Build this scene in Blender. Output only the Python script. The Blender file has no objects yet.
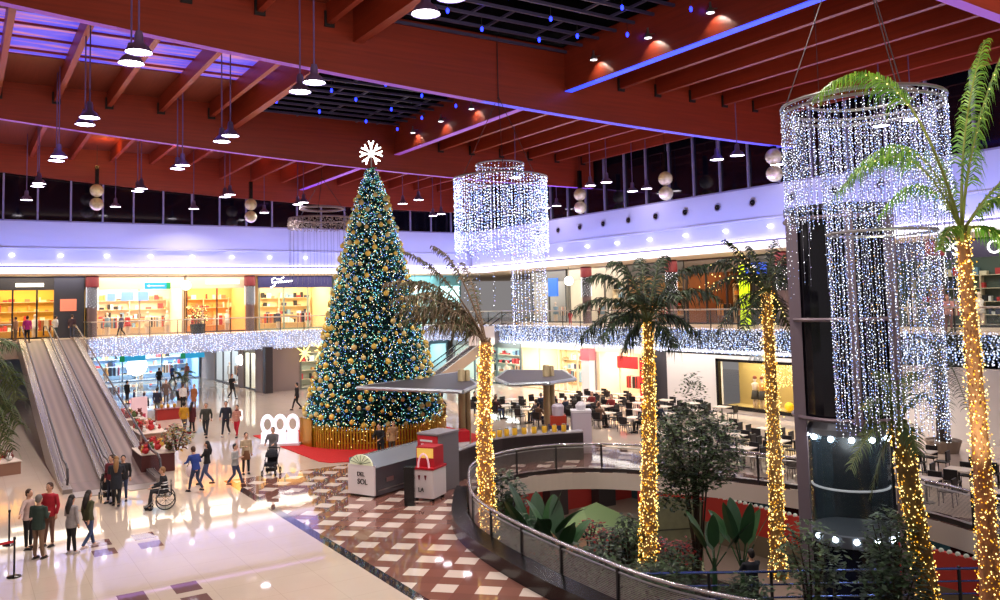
import bpy, math, random
from mathutils import Vector, Matrix
random.seed(7)
PI = math.pi
S = bpy.context.scene
COL = S.collection

# ---------------------------------------------------------------- camera, world, exposure
CAM = Vector((0, 0, 6.65))
YAW, PITCH, ROLL, FPX, CY = 0.5757, 0.0698, -0.0239, 833.0, 244.5
_f = Vector((math.sin(YAW)*math.cos(PITCH), math.cos(YAW)*math.cos(PITCH), math.sin(PITCH)))
_r = Vector((math.cos(YAW), -math.sin(YAW), 0)); _u = _r.cross(_f)
_r, _u = _r*math.cos(ROLL)+_u*math.sin(ROLL), -_r*math.sin(ROLL)+_u*math.cos(ROLL)
cd = bpy.data.cameras.new('camera'); cam = bpy.data.objects.new('camera', cd); COL.objects.link(cam)
cd.sensor_width = 36; cd.lens = FPX*36/1000; cd.shift_y = (CY-300)/1000
cd.clip_start = .1; cd.clip_end = 400
cam.matrix_world = Matrix(((_r.x, _u.x, -_f.x, CAM.x), (_r.y, _u.y, -_f.y, CAM.y), (_r.z, _u.z, -_f.z, CAM.z), (0, 0, 0, 1)))
S.camera = cam
w = bpy.data.worlds.new('world'); S.world = w; w.use_nodes = True
w.node_tree.nodes['Background'].inputs[0].default_value = (.9, .84, .84, 1)
w.node_tree.nodes['Background'].inputs[1].default_value = .24
vs = S.view_settings
vs.view_transform = 'Standard'; vs.look = 'None'; vs.gamma = 1; vs.use_curve_mapping = False
vs.exposure = 0.13
S.cycles.max_bounces = 6; S.cycles.diffuse_bounces = 3; S.cycles.glossy_bounces = 3
S.cycles.transmission_bounces = 4; S.cycles.transparent_max_bounces = 12
S.cycles.caustics_reflective = False; S.cycles.caustics_refractive = False
S.cycles.sample_clamp_indirect = 4.0

def area(loc, direction, sx, sy, power, col=(1, .95, .88), spread=PI, disk=False):
    l = bpy.data.lights.new('area_light', 'AREA'); l.energy = power; l.color = col
    l.shape = 'DISK' if disk else 'RECTANGLE'; l.size = sx
    if not disk: l.size_y = sy
    l.spread = spread
    o = bpy.data.objects.new('area_light', l); COL.objects.link(o); o.location = loc
    o.rotation_euler = Vector(direction).to_track_quat('-Z', 'Y').to_euler()
    return o

YB, XR = 66.3, 39.6            # planes of the back and right fascias
VIO = (.26, .34, 1.0)
# unseen blue-violet lights in place of fascia coves, and violet ones added for the roof
area((20, YB-3.2, 9.0), (0, 1, 1.05), 40, .5, 750, VIO, 1.9)
area((XR-3.2, 34, 9.0), (1, 0, 1.05), 64, .5, 1250, VIO, 1.9)
area((20, YB-2.2, 13.0), (0, -.45, 1), 38, .3, 260, (.55, .30, 1))
area((XR-2.2, 36, 13.0), (-.45, 0, 1), 56, .3, 420, (.45, .30, 1))
# lights of the walkway ceilings under the fascias
area((20, 69.0, 9.3), (0, 0, -1), 36, 3, 1300, (1, .9, .74))
area((42.5, 34, 9.3), (0, 0, -1), 3, 60, 1900, (1, .9, .74))
area((17, 75, 4.2), (0, 0, -1), 18, 12, 3200, (.32, .5, 1))
area((36.0, 42, 3.9), (.1, 0, -1), 30, 2.0, 600, (1, .93, .84))
area((38.3, 17, 4.4), (-.3, 0, -1), 18, 1.5, 260, (1, .95, .9))

# ---------------------------------------------------------------- materials
def lin(c):
    return tuple(((v/255)/12.92 if v/255 <= .04045 else ((v/255+.055)/1.055)**2.4) for v in c)
_M = {}
def mat(name, rgb, rough=.6, metal=0, noise=0, nscale=8, emit=0, ecol=None, bump=0, trans=0, spec=None, coat=0):
    if name in _M: return _M[name]
    m = bpy.data.materials.new(name); m.use_nodes = True; _M[name] = m
    nt = m.node_tree; b = nt.nodes['Principled BSDF']
    c = lin(rgb)+(1,)
    b.inputs['Base Color'].default_value = c
    b.inputs['Roughness'].default_value = rough; b.inputs['Metallic'].default_value = metal
    if spec is not None: b.inputs['Specular IOR Level'].default_value = spec
    if coat: b.inputs['Coat Weight'].default_value = coat
    if trans: b.inputs['Transmission Weight'].default_value = trans
    if emit:
        b.inputs['Emission Color'].default_value = lin(ecol or rgb)+(1,)
        b.inputs['Emission Strength'].default_value = emit
    if noise or bump:
        tc = nt.nodes.new('ShaderNodeTexCoord'); n = nt.nodes.new('ShaderNodeTexNoise')
        n.inputs['Scale'].default_value = nscale; n.inputs['Detail'].default_value = 4
        nt.links.new(tc.outputs['Object'], n.inputs['Vector'])
        if noise:
            r = nt.nodes.new('ShaderNodeValToRGB')
            r.color_ramp.elements[0].position = .3; r.color_ramp.elements[1].position = .7
            r.color_ramp.elements[0].color = tuple(max(0, v*(1-noise)) for v in c[:3])+(1,)
            r.color_ramp.elements[1].color = tuple(min(1, v*(1+noise)) for v in c[:3])+(1,)
            nt.links.new(n.outputs['Fac'], r.inputs['Fac']); nt.links.new(r.outputs['Color'], b.inputs['Base Color'])
        if bump:
            bn = nt.nodes.new('ShaderNodeBump'); bn.inputs['Strength'].default_value = bump
            nt.links.new(n.outputs['Fac'], bn.inputs['Height']); nt.links.new(bn.outputs['Normal'], b.inputs['Normal'])
    return m
def glass(name, rgb, alpha, rough=.05):
    if name in _M: return _M[name]
    m = bpy.data.materials.new(name); m.use_nodes = True; _M[name] = m
    nt = m.node_tree; b = nt.nodes['Principled BSDF']
    b.inputs['Base Color'].default_value = lin(rgb)+(1,); b.inputs['Roughness'].default_value = rough
    b.inputs['Alpha'].default_value = alpha
    return m
def nmath(nt, op, a, b=None, c=None):
    n = nt.nodes.new('ShaderNodeMath'); n.operation = op
    for i, v in enumerate((a, b, c)):
        if v is None: continue
        if isinstance(v, (int, float)): n.inputs[i].default_value = v
        else: nt.links.new(v, n.inputs[i])
    return n.outputs[0]
def mixc(nt, fac, a, b):
    n = nt.nodes.new('ShaderNodeMix'); n.data_type = 'RGBA'
    for s, v in ((n.inputs[0], fac), (n.inputs[6], a), (n.inputs[7], b)):
        if isinstance(v, tuple): s.default_value = v if len(v) == 4 else v+(1,)
        elif isinstance(v, (int, float)): s.default_value = v
        else: nt.links.new(v, s)
    return n.outputs[2]

def floor_material():
    m = bpy.data.materials.new('polished_stone_floor'); m.use_nodes = True
    nt = m.node_tree; b = nt.nodes['Principled BSDF']
    tc = nt.nodes.new('ShaderNodeTexCoord'); sp = nt.nodes.new('ShaderNodeSeparateXYZ')
    nt.links.new(tc.outputs['Object'], sp.inputs[0]); X, Y = sp.outputs[0], sp.outputs[1]
    P = 1.045
    a = nmath(nt, 'DIVIDE', nmath(nt, 'ADD', nmath(nt, 'MULTIPLY', nmath(nt, 'ADD', X, Y), .70711), -21.40+200*P), P)
    c = nmath(nt, 'DIVIDE', nmath(nt, 'ADD', nmath(nt, 'MULTIPLY', nmath(nt, 'SUBTRACT', Y, X), .70711), -6.67+200*P), P)
    fa = nmath(nt, 'FRACT', nmath(nt, 'ADD', a, .26)); fc = nmath(nt, 'FRACT', nmath(nt, 'ADD', c, .26))
    white = nmath(nt, 'MULTIPLY', nmath(nt, 'LESS_THAN', fa, .52), nmath(nt, 'LESS_THAN', fc, .52))
    other = nmath(nt, 'MULTIPLY', nmath(nt, 'GREATER_THAN', fa, .52), nmath(nt, 'GREATER_THAN', fc, .52))
    brown = mixc(nt, other, lin((140, 96, 84)), lin((132, 90, 79)))
    tiles = mixc(nt, white, brown, lin((228, 212, 200)))
    # grid joints of the brown zone
    # plain cream zone with clusters of four brown tiles
    def cell(v, off, per, lo, hi):
        f = nmath(nt, 'FRACT', nmath(nt, 'DIVIDE', nmath(nt, 'ADD', v, off+per*100), per))
        return nmath(nt, 'MULTIPLY', nmath(nt, 'GREATER_THAN', f, lo/per), nmath(nt, 'LESS_THAN', f, hi/per))
    ax = nmath(nt, 'MAXIMUM', cell(X, -3.2, 200, 0, .6), cell(X, -4.4, 200, 0, .6))
    ay = nmath(nt, 'MAXIMUM', cell(Y, -20.05, 5.55, 0, .7), cell(Y, -20.05, 5.55, 1.05, 1.8))
    acc = nmath(nt, 'MULTIPLY', nmath(nt, 'MULTIPLY', ax, ay), nmath(nt, 'LESS_THAN', Y, 29.0))
    n = nt.nodes.new('ShaderNodeTexNoise'); n.inputs['Scale'].default_value = .9; n.inputs['Detail'].default_value = 6
    nt.links.new(tc.outputs['Object'], n.inputs['Vector'])
    cream = mixc(nt, n.outputs['Fac'], lin((222, 204, 186)), lin((208, 190, 174)))
    jx = nmath(nt, 'LESS_THAN', nmath(nt, 'FRACT', nmath(nt, 'DIVIDE', nmath(nt, 'ADD', X, 200), 1.2)), .012)
    jy = nmath(nt, 'LESS_THAN', nmath(nt, 'FRACT', nmath(nt, 'DIVIDE', nmath(nt, 'ADD', Y, 200), 1.2)), .012)
    cream = mixc(nt, nmath(nt, 'MULTIPLY', nmath(nt, 'MAXIMUM', jx, jy), .35), cream, lin((170, 150, 140)))
    plain = mixc(nt, acc, cream, lin((128, 96, 94)))
    patterned = nmath(nt, 'MULTIPLY', nmath(nt, 'GREATER_THAN', X, 9.0),
                nmath(nt, 'MULTIPLY', nmath(nt, 'LESS_THAN', Y, 33.6), nmath(nt, 'LESS_THAN', X, 25.0)))
    border = nmath(nt, 'MULTIPLY', nmath(nt, 'MULTIPLY', nmath(nt, 'GREATER_THAN', X, 8.72), nmath(nt, 'LESS_THAN', X, 9.02)), nmath(nt, 'LESS_THAN', Y, 33.6))
    col = mixc(nt, patterned, plain, tiles); col = mixc(nt, border, col, lin((62, 52, 56)))
    nt.links.new(col, b.inputs['Base Color'])
    b.inputs['Roughness'].default_value = .035; b.inputs['Specular IOR Level'].default_value = .8
    return m

def wood_material(name, rgb, axis='X'):
    m = mat(name, rgb, .42)
    nt = m.node_tree; b = nt.nodes['Principled BSDF']
    tc = nt.nodes.new('ShaderNodeTexCoord'); mp = nt.nodes.new('ShaderNodeMapping')
    mp.inputs['Scale'].default_value = (.25, 6, 6) if axis == 'X' else (6, .25, 6)
    n = nt.nodes.new('ShaderNodeTexNoise'); n.inputs['Scale'].default_value = 1.5; n.inputs['Detail'].default_value = 5
    nt.links.new(tc.outputs['Object'], mp.inputs[0]); nt.links.new(mp.outputs[0], n.inputs['Vector'])
    c = lin(rgb)
    nt.links.new(mixc(nt, n.outputs['Fac'], tuple(v*.62 for v in c), tuple(min(1, v*1.35) for v in c)), b.inputs['Base Color'])
    return m

WHITE = mat('white_paint', (236, 233, 238), .6)
CREAM = mat('cream_plaster', (236, 222, 196), .7, noise=.05, nscale=3)
DARKG = mat('night_glass', (10, 9, 16), .08, spec=.6)
STEEL = mat('brushed_steel', (170, 168, 168), .32, .9, noise=.1, nscale=30)
DSTEEL = mat('dark_steel', (62, 60, 62), .4, .7)
BLACK = mat('black_lacquer', (17, 16, 18), .22)
RED = mat('red_carpet_pile', (205, 30, 28), .9, noise=.12, nscale=20)
BEAM_X = wood_material('red_glulam_along', (138, 48, 26), 'X')
BEAM_Y = wood_material('red_glulam_across', (138, 48, 26), 'Y')
DECK = wood_material('red_roof_boards', (112, 44, 26), 'Y')
MULL = mat('mullion_grey', (150, 140, 170), .5, .3)
GOLD = mat('gold_paint', (196, 152, 34), .35, .4, noise=.15, nscale=10)
LWHITE = mat('led_white', (255, 255, 255), .4, emit=3.4, ecol=(238, 242, 255))
LBLUE = mat('led_blue', (70, 90, 255), .4, emit=9, ecol=(70, 90, 255))
LWARM = mat('led_warm', (255, 232, 160), .4, emit=2.6, ecol=(255, 226, 140))
LAMBER = mat('led_amber', (240, 170, 30), .4, emit=1.3, ecol=(250, 184, 50))
LCYAN = mat('led_cyan', (150, 230, 255), .4, emit=5, ecol=(150, 225, 255))
LLAMP = mat('lamp_glow', (255, 255, 255), .4, emit=14, ecol=(255, 244, 250))
GLOWP = mat('underside_glow_purple', (150, 90, 235), .5, emit=.34, ecol=(170, 90, 180))
GLOWV = mat('underside_glow_blueviolet', (90, 84, 240), .5, emit=.75, ecol=(92, 84, 236))
GLOWB = mat('underside_glow_neon_blue', (40, 60, 255), .5, emit=1.6, ecol=(52, 74, 255))  # blue light painted on a girder underside; also the shop neon
WIRE = mat('black_wire', (40, 38, 44), .5)

# ---------------------------------------------------------------- mesh helpers
class MB:
    def __init__(s): s.v = []; s.f = []; s.mi = []; s.ms = []; s.cur = 0
    def use(s, m):
        if m not in s.ms: s.ms.append(m)
        s.cur = s.ms.index(m); return s
    def add(s, vs, fs):
        o = len(s.v); s.v += [tuple(p) for p in vs]
        for f in fs: s.f.append(tuple(i+o for i in f)); s.mi.append(s.cur)
        return s
    def box(s, x0, y0, z0, x1, y1, z1):
        v = [(x, y, z) for z in (z0, z1) for y in (y0, y1) for x in (x0, x1)]
        return s.add(v, [(0, 2, 3, 1), (4, 5, 7, 6), (0, 1, 5, 4), (2, 6, 7, 3), (0, 4, 6, 2), (1, 3, 7, 5)])
    def boxc(s, cx, cy, cz, sx, sy, sz, rz=0):
        v = []; c, n = math.cos(rz), math.sin(rz)
        for z in (-sz/2, sz/2):
            for y in (-sy/2, sy/2):
                for x in (-sx/2, sx/2): v.append((cx+x*c-y*n, cy+x*n+y*c, cz+z))
        return s.add(v, [(0, 2, 3, 1), (4, 5, 7, 6), (0, 1, 5, 4), (2, 6, 7, 3), (0, 4, 6, 2), (1, 3, 7, 5)])
    def tube(s, pts, rad, n=6, cap=True):
        pts = [Vector(p) for p in pts]
        if isinstance(rad, (int, float)): rad = [rad]*len(pts)
        o = len(s.v); prev = None
        for i, p in enumerate(pts):
            d = (pts[min(i+1, len(pts)-1)]-pts[max(i-1, 0)])
            d = d.normalized() if d.length > 1e-9 else Vector((0, 0, 1))
            if prev is None:
                a = Vector((0, 0, 1)) if abs(d.z) < .9 else Vector((1, 0, 0)); prev = d.cross(a).normalized()
            prev = (prev-d*prev.dot(d)).normalized(); q = d.cross(prev)
            for k in range(n):
                t = 2*PI*k/n; s.v.append(tuple(p+(prev*math.cos(t)+q*math.sin(t))*rad[i]))
        for i in range(len(pts)-1):
            for k in range(n):
                s.f.append((o+i*n+k, o+i*n+(k+1) % n, o+(i+1)*n+(k+1) % n, o+(i+1)*n+k)); s.mi.append(s.cur)
        if cap:
            s.f.append(tuple(o+k for k in range(n))[::-1]); s.mi.append(s.cur)
            e = o+(len(pts)-1)*n; s.f.append(tuple(e+k for k in range(n))); s.mi.append(s.cur)
        return s
    def lathe(s, prof, cx=0, cy=0, n=20, cap=True):
        o = len(s.v)
        for r, z in prof:
            for k in range(n): t = 2*PI*k/n; s.v.append((cx+r*math.cos(t), cy+r*math.sin(t), z))
        for i in range(len(prof)-1):
            for k in range(n):
                s.f.append((o+i*n+k, o+i*n+(k+1) % n, o+(i+1)*n+(k+1) % n, o+(i+1)*n+k)); s.mi.append(s.cur)
        if cap:
            s.f.append(tuple(o+k for k in range(n))[::-1]); s.mi.append(s.cur)
            e = o+(len(prof)-1)*n; s.f.append(tuple(e+k for k in range(n))); s.mi.append(s.cur)
        return s
    def oct(s, p, r):
        x, y, z = p
        return s.add([(x+r, y, z), (x-r, y, z), (x, y+r, z), (x, y-r, z), (x, y, z+r), (x, y, z-r)],
                     [(0, 2, 4), (2, 1, 4), (1, 3, 4), (3, 0, 4), (2, 0, 5), (1, 2, 5), (3, 1, 5), (0, 3, 5)])
    def ball(s, p, r, nu=10, nv=7, sz=1.0):
        return s.lathe([(max(.002, r*math.sin(PI*i/nv)), p[2]-r*sz*math.cos(PI*i/nv)) for i in range(nv+1)], p[0], p[1], nu, False)
    def prism(s, poly, z0, z1):
        n = len(poly); v = [(x, y, z0) for x, y in poly]+[(x, y, z1) for x, y in poly]
        return s.add(v, [tuple(range(n))[::-1], tuple(range(n, 2*n))]+[(i, (i+1) % n, n+(i+1) % n, n+i) for i in range(n)])
    def wall(s, pts, z0, z1, closed=False):     # thin vertical sheet along a path, z may be lists
        n = len(pts); v = [(p[0], p[1], z0) for p in pts]+[(p[0], p[1], z1) for p in pts]
        return s.add(v, [(i, (i+1) % n, n+(i+1) % n, n+i) for i in range(n if closed else n-1)])
    def build(s, name, m=None, parent=None, loc=None, rz=0, smooth=False):
        me = bpy.data.meshes.new(name); me.from_pydata(s.v, [], s.f)
        if s.ms:
            for q in s.ms: me.materials.append(q)
            me.polygons.foreach_set('material_index', s.mi)
        elif m: me.materials.append(m)
        if smooth: me.polygons.foreach_set('use_smooth', [True]*len(me.polygons))
        me.update()
        o = bpy.data.objects.new(name, me); COL.objects.link(o)
        if parent: o.parent = parent
        if loc: o.location = loc
        if rz: o.rotation_euler.z = rz
        return o
def struct(o): o['kind'] = 'structure'; return o
def tag(o, label, cat, group=None, kind=None):
    o['label'] = label; o['category'] = cat
    if group: o['group'] = group
    if kind: o['kind'] = kind
    return o
def thing(name, loc, rz, label, cat, group=None):
    o = bpy.data.objects.new(name, None); COL.objects.link(o); o.location = loc; o.rotation_euler = (0, 0, rz)
    o.empty_display_size = .2
    return tag(o, label, cat, group)
def copy_tree(o, parent=None):
    c = o.copy(); COL.objects.link(c)
    if parent: c.parent = parent
    for ch in list(o.children): copy_tree(ch, c)
    return c
def text(name, body, size, m, parent, loc, rot, ext=.01):
    cu = bpy.data.curves.new(name, 'FONT'); cu.body = body; cu.size = size; cu.extrude = ext
    cu.align_x = 'CENTER'; cu.align_y = 'CENTER'; cu.materials.append(m)
    o = bpy.data.objects.new(name, cu); COL.objects.link(o); o.parent = parent
    o.location = loc; o.rotation_euler = rot; return o
def ray(x, y): return _f+_r*((x-500)/FPX)+_u*((CY-y)/FPX)
def at(x, y, z=None, X=None, Y=None, d=None):
    v = ray(x, y)
    t = (z-CAM.z)/v.z if z is not None else X/v.x if X is not None else Y/v.y if Y is not None else d
    return CAM+v*t
def spline(ctrl, n=8, closed=True):
    out = []; m = len(ctrl)
    for i in range(m if closed else m-1):
        g = lambda k: Vector(ctrl[k % m]) if closed else Vector(ctrl[max(0, min(m-1, k))])
        p0, p1, p2, p3 = g(i-1), g(i), g(i+1), g(i+2)
        for k in range(n):
            t = k/n
            out.append(.5*((2*p1)+(p2-p0)*t+(2*p0-5*p1+4*p2-p3)*t*t+(3*p1-p0-3*p2+p3)*t**3))
    if not closed: out.append(Vector(ctrl[-1]))
    return out

# ================================================================ SETTING: floors, walls, roof
import bmesh
OPEN = spline([(12.0, 12.0), (11.85, 15), (12.15, 18.5), (12.7, 21), (13.8, 23.2), (15.2, 25.3), (17, 26.4), (19.3, 26.5), (21.2, 25.2),
               (22.6, 23.0), (23.7, 20.6), (24.3, 18), (24.2, 15), (23.5, 12.2), (22, 9.5), (19.5, 7.6), (16.5, 7.2), (13.6, 8.8)], 8)
OPEN = [(p[0], p[1]) for p in [Vector((q[0], q[1])) for q in OPEN]]
def holed(name, outer, hole, z, m):
    bm = bmesh.new(); es = []
    for loop in (outer, hole):
        vs_ = [bm.verts.new((p[0], p[1], z)) for p in loop]
        es += [bm.edges.new((vs_[i], vs_[(i+1) % len(vs_)])) for i in range(len(vs_))]
    bmesh.ops.triangle_fill(bm, edges=es, use_beauty=True, use_dissolve=False)
    bmesh.ops.recalc_face_normals(bm, faces=bm.faces)
    if bm.faces[0].normal.z < 0: bmesh.ops.reverse_faces(bm, faces=bm.faces)
    me = bpy.data.meshes.new(name); bm.to_mesh(me); bm.free(); me.materials.append(m)
    o = bpy.data.objects.new(name, me); COL.objects.link(o); return struct(o)
OUT = [(-30, -10), (60, -10), (60, 110), (-30, 110)]
holed('floor', OUT, OPEN, 0, floor_material())
b = MB(); b.wall([(p[0], p[1]) for p in OPEN], -.62, -.001, True); struct(b.build('slab_edge', mat('slab_white', (214, 198, 188), .6)))
holed('ceiling_lower', OUT, OPEN, -.62, mat('dark_soffit', (60, 50, 46), .8))
b = MB(); b.box(-5, 0, -5.1, 48, 48, -5); struct(b.build('floor_lower', mat('lower_floor', (150, 132, 120), .25)))
area((29, 22, -.9), (0, 0, -1), 8, 16, 130, (1, .9, .8))
area((22, 33, -.9), (0, -.1, -1), 12, 5, 110, (1, .9, .8))

# walls of the two storeys
b = MB()
b.box(-8, YB, 11.25, XR+.5, YB+.35, 13.1)
b.box(-8, YB+.3, 10.0, XR+.5, YB+.5, 11.3)
b.box(-8, YB-.1, 11.18, XR, YB+.1, 11.28)
struct(b.build('wall_back', mat('fascia_white', (206, 203, 222), .55)))
b = MB()
b.box(XR, -5, 11.25, XR+.35, YB, 13.1); b.box(XR+.3, -5, 10.0, XR+.5, YB, 11.3); b.box(XR-.1, -5, 11.18, XR+.1, YB, 11.28)
struct(b.build('wall_right', mat('fascia_white', (206, 203, 222), .55)))
# bright cove line + soffit rim under the fascias
SOFF = mat('cove_light', (255, 250, 244), .5, emit=1.1, ecol=(255, 244, 236))
b = MB(); b.box(-8, YB-.25, 9.45, XR+.2, YB+.2, 9.86); struct(b.build('trim_1', SOFF))
b = MB(); b.box(XR-.25, -5, 9.45, XR+.2, YB-.25, 9.86); struct(b.build('trim_2', SOFF))
for x, y in ((8.1, 61.2), (17.2, 61.3), (19.8, 62.6), (31, 52), (12, 57)):
    area((x, y, 17.3), (0, .3, 1), .5, .5, 60, (1, .42, .12))
GREYL = mat('pale_metal_edge', (170, 160, 180), .5)
b = MB(); b.box(-8, YB-.3, 9.87, XR+.2, YB+.35, 9.99); struct(b.build('trim_3', GREYL))
b = MB(); b.box(XR-.3, -5, 9.87, XR+.3, YB-.3, 9.99); struct(b.build('trim_4', GREYL))
# white LED line hidden behind the lip that makes the lower fascia glow
LEDW = mat('led_cool_line', (225, 225, 255), .5, emit=9, ecol=(206, 204, 255))
b = MB(); b.box(-8, YB+.12, 10.0, XR, YB+.2, 10.06); struct(b.build('trim_5', LEDW))
b = MB(); b.box(XR+.12, -5, 10.0, XR+.2, YB, 10.06); struct(b.build('trim_6', LEDW))
# walkway ceilings, slabs
CEILW = mat('walkway_ceiling', (226, 214, 196), .8)
b = MB(); b.box(-8, YB+.2, 9.42, 60, 90, 9.6); b.box(XR+.2, -5, 9.42, 60, YB+.2, 9.6); struct(b.build('ceiling_walkway', CEILW))
STONE = mat('walkway_stone', (200, 180, 160), .3)
b = MB(); b.box(7.6, YB+.1, 3.6, 60, 90, 4.8); b.box(-8, YB-.3, 3.6, 7.6, 90, 4.8); struct(b.build('floor_upper_back', STONE))
b = MB(); b.box(XR+.1, -5, 3.6, 60, YB+.1, 4.8); struct(b.build('floor_upper_right', STONE))
b = MB(); b.box(XR-2.2, -5, 3.3, XR+.1, YB, 3.6); b.box(XR-.5, -5, 3.6, XR+.1, 60, 4.72)
struct(b.build('balcony_edge_right', mat('balcony_white', (196, 200, 214), .6)))
b = MB(); b.box(7.7, YB-.3, 3.45, XR-.5, YB+.1, 4.75); struct(b.build('balcony_edge_back', mat('balcony_white', (196, 200, 214), .6)))
# clerestory glazing with mullions
b = MB(); b.box(-8, YB+.15, 13.1, XR, YB+.2, 18.5); w1 = struct(b.build('window_1', DARKG))
b = MB()
for k in range(22): x = -5.93+2.08*k; b.box(x-.06, YB, 13.1, x+.06, YB+.14, 18)
b.box(-8, YB, 13.1, XR, YB+.14, 13.2); b.build('mullion', MULL, w1)
b = MB(); b.box(XR+.15, -5, 13.1, XR+.2, YB, 18.5); w2 = struct(b.build('window_2', DARKG))
b = MB()
for k in range(31): y = -2.05+2.222*k; b.box(XR, y-.06, 13.1, XR+.14, y+.06, 18)
b.box(XR, -5, 13.1, XR+.14, YB, 13.2); b.build('mullion', MULL, w2)

# roof: deep curved beams along X, girders and joists along Y, boards above
def zb(x): return 15.0+.00122*(x-36)**2
for y in (12.75, 30.15, 48.15, YB-.3):
    b = MB(); xs = [-12+i*2.2 for i in range(24)]; xs[-1] = XR
    xs = [x for x in xs if x <= XR]
    for x0, x1 in zip(xs[:-1], xs[1:]):
        v = []
        for x, z0 in ((x0, zb(x0)), (x1, zb(x1))):
            v += [(x, y-.2, z0), (x, y+.2, z0), (x, y+.2, 18.35), (x, y-.2, 18.35)]
        b.add(v, [(0, 4, 5, 1), (1, 5, 6, 2), (2, 6, 7, 3), (3, 7, 4, 0)])
    be = struct(b.build('ceiling_beam', BEAM_X))
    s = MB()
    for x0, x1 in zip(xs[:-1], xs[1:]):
        s.use(GLOWV if (x0 > 17 and 25 < y < 35) else GLOWP)
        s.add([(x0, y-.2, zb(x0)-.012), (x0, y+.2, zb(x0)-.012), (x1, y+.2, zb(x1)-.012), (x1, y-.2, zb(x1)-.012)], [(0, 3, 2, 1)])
    if y < YB-1: s.build('underside_glow', None, be)  # violet bounce light on the beam underside, painted as a glowing strip
def jz(x): return 17.55 if x < 16 else 16.8
BAYS = [(-4, 12.55), (12.95, 29.95), (30.35, 47.95), (48.35, YB-.5)]
b_girder = []
for bi, (y0, y1) in enumerate(BAYS):
    sky = bi in (1, 2)
    xs = [-8.9, -6.3, -3.7, -1.1, 1.4, 4.0, 6.5, 9.1, 11.8] + ([] if sky else [14.4, 16.9, 19.4, 21.8]) + [26.6, 29.0, 31.4, 33.8, 36.2, 38.6]
    for x in xs:
        b = MB(); b.box(x-.12, y0, jz(x), x+.12, y1, 18.35); jo = struct(b.build('ceiling_joist', BEAM_Y))
        if bi < 3:
            h = MB(); h.box(x-.2, y1-.08, jz(x)-.12, x+.2, y1, jz(x)+.5); h.build('joist_hanger', mat('hanger_black', (20, 12, 12), .6), jo)
    for x in ((13.0, 23.4) if sky else (23.4,)):
        gz = 16.3 if x > 20 else 17.0
        g = MB(); g.box(x-.2, y0, gz, x+.2, y1, 18.35); go = struct(g.build('ceiling_girder', BEAM_Y))
        if x > 20: s = MB(); s.box(x-.2, y0, 16.27, x+.2, y1, 16.3); s.build('underside_glow', GLOWB if bi == 1 else GLOWP, go)  # coloured light under the girder, painted as a glowing strip
# boards
b = MB()
for y0, y1 in BAYS:
    if (y0, y1) in (BAYS[1], BAYS[2]): b.box(23.4, y0, 18.35, XR+.2, y1, 18.5)
    else: b.box(-12, y0, 18.35, XR+.2, y1, 18.5)
b.box(-12, 12.95, 18.35, 13, 29.95, 18.5)
b.box(-12, 30.35, 18.35, 13, 36.4, 18.5); b.box(-12, 42.6, 18.35, 13, 47.95, 18.5)
struct(b.build('ceiling', DECK))
# rooflight in the left bay, its blue and violet light put into the emission colour
m = bpy.data.materials.new('blue_rooflight'); m.use_nodes = True; nt = m.node_tree; bs = nt.nodes['Principled BSDF']
tc = nt.nodes.new('ShaderNodeTexCoord'); mp = nt.nodes.new('ShaderNodeMapping'); mp.inputs['Scale'].default_value = (.28, 2.2, 1)
n = nt.nodes.new('ShaderNodeTexNoise'); n.inputs['Scale'].default_value = 1.2; n.inputs['Detail'].default_value = 2
nt.links.new(tc.outputs['Object'], mp.inputs[0]); nt.links.new(mp.outputs[0], n.inputs['Vector'])
r = nt.nodes.new('ShaderNodeValToRGB'); r.color_ramp.elements[0].position = .36; r.color_ramp.elements[0].color = lin((58, 60, 235))+(1,)
r.color_ramp.elements[1].position = .66; r.color_ramp.elements[1].color = lin((215, 120, 130))+(1,)
e = r.color_ramp.elements.new(.5); e.color = lin((96, 72, 225))+(1,)
nt.links.new(n.outputs['Fac'], r.inputs['Fac']); nt.links.new(r.outputs['Color'], bs.inputs['Emission Color'])
bs.inputs['Emission Strength'].default_value = .9; bs.inputs['Base Color'].default_value = (.1, .1, .3, 1)
b = MB(); b.box(-12, 36.4, 18.4, 13, 42.6, 18.45); w3 = struct(b.build('window_3', m))
b = MB()
for k in range(3): y = 37.9+k*1.9; b.box(-12, y-.05, 18.3, 13, y+.05, 18.4)
b.build('glazing_bar', BEAM_X, w3)
# dark roof lights with a steel grid and dark glass
for i, (y0, y1) in enumerate((BAYS[1], BAYS[2])):
    b = MB(); b.box(13, y0, 20.0, 23.4, y1, 20.1); b.box(13, y1, 18.3, 23.4, y1+.1, 20.1); b.box(23.4, y0, 18.3, 23.5, y1, 20.1); b.box(12.9, y0, 18.3, 13, y1, 20.1)
    wv = struct(b.build('window_%d' % (4+i), DARKG))
    g = MB().use(mat('skylight_steel', (80, 76, 108), .4, .3))
    y = y0+.7
    while y < y1: g.box(13, y-.05, 18.0, 23.4, y+.05, 18.12); y += 1.15
    for k in range(5):
        x = 14.4+k*1.9
        yy = y0
        while yy < y1: g.box(x-.04+((k % 2)*.5), yy, 18.1, x+.04+((k % 2)*.5), yy+2.3, 18.2); yy += 3.4
    g.build('steel_grid', None, wv)

# added unseen uplights below the roof members so the red timber shows
for y in (21, 39, 57):
    area((6, y, 14.6), (.0, .12, 1), 20, 10, 400, (1, .74, .62))
    area((31, y, 14.2), (.0, .12, 1), 14, 10, 130, (1, .74, .62))
area((20, 4, 13), (.1, .8, .55), 34, 3, 1900, (1, .82, .72))

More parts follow.
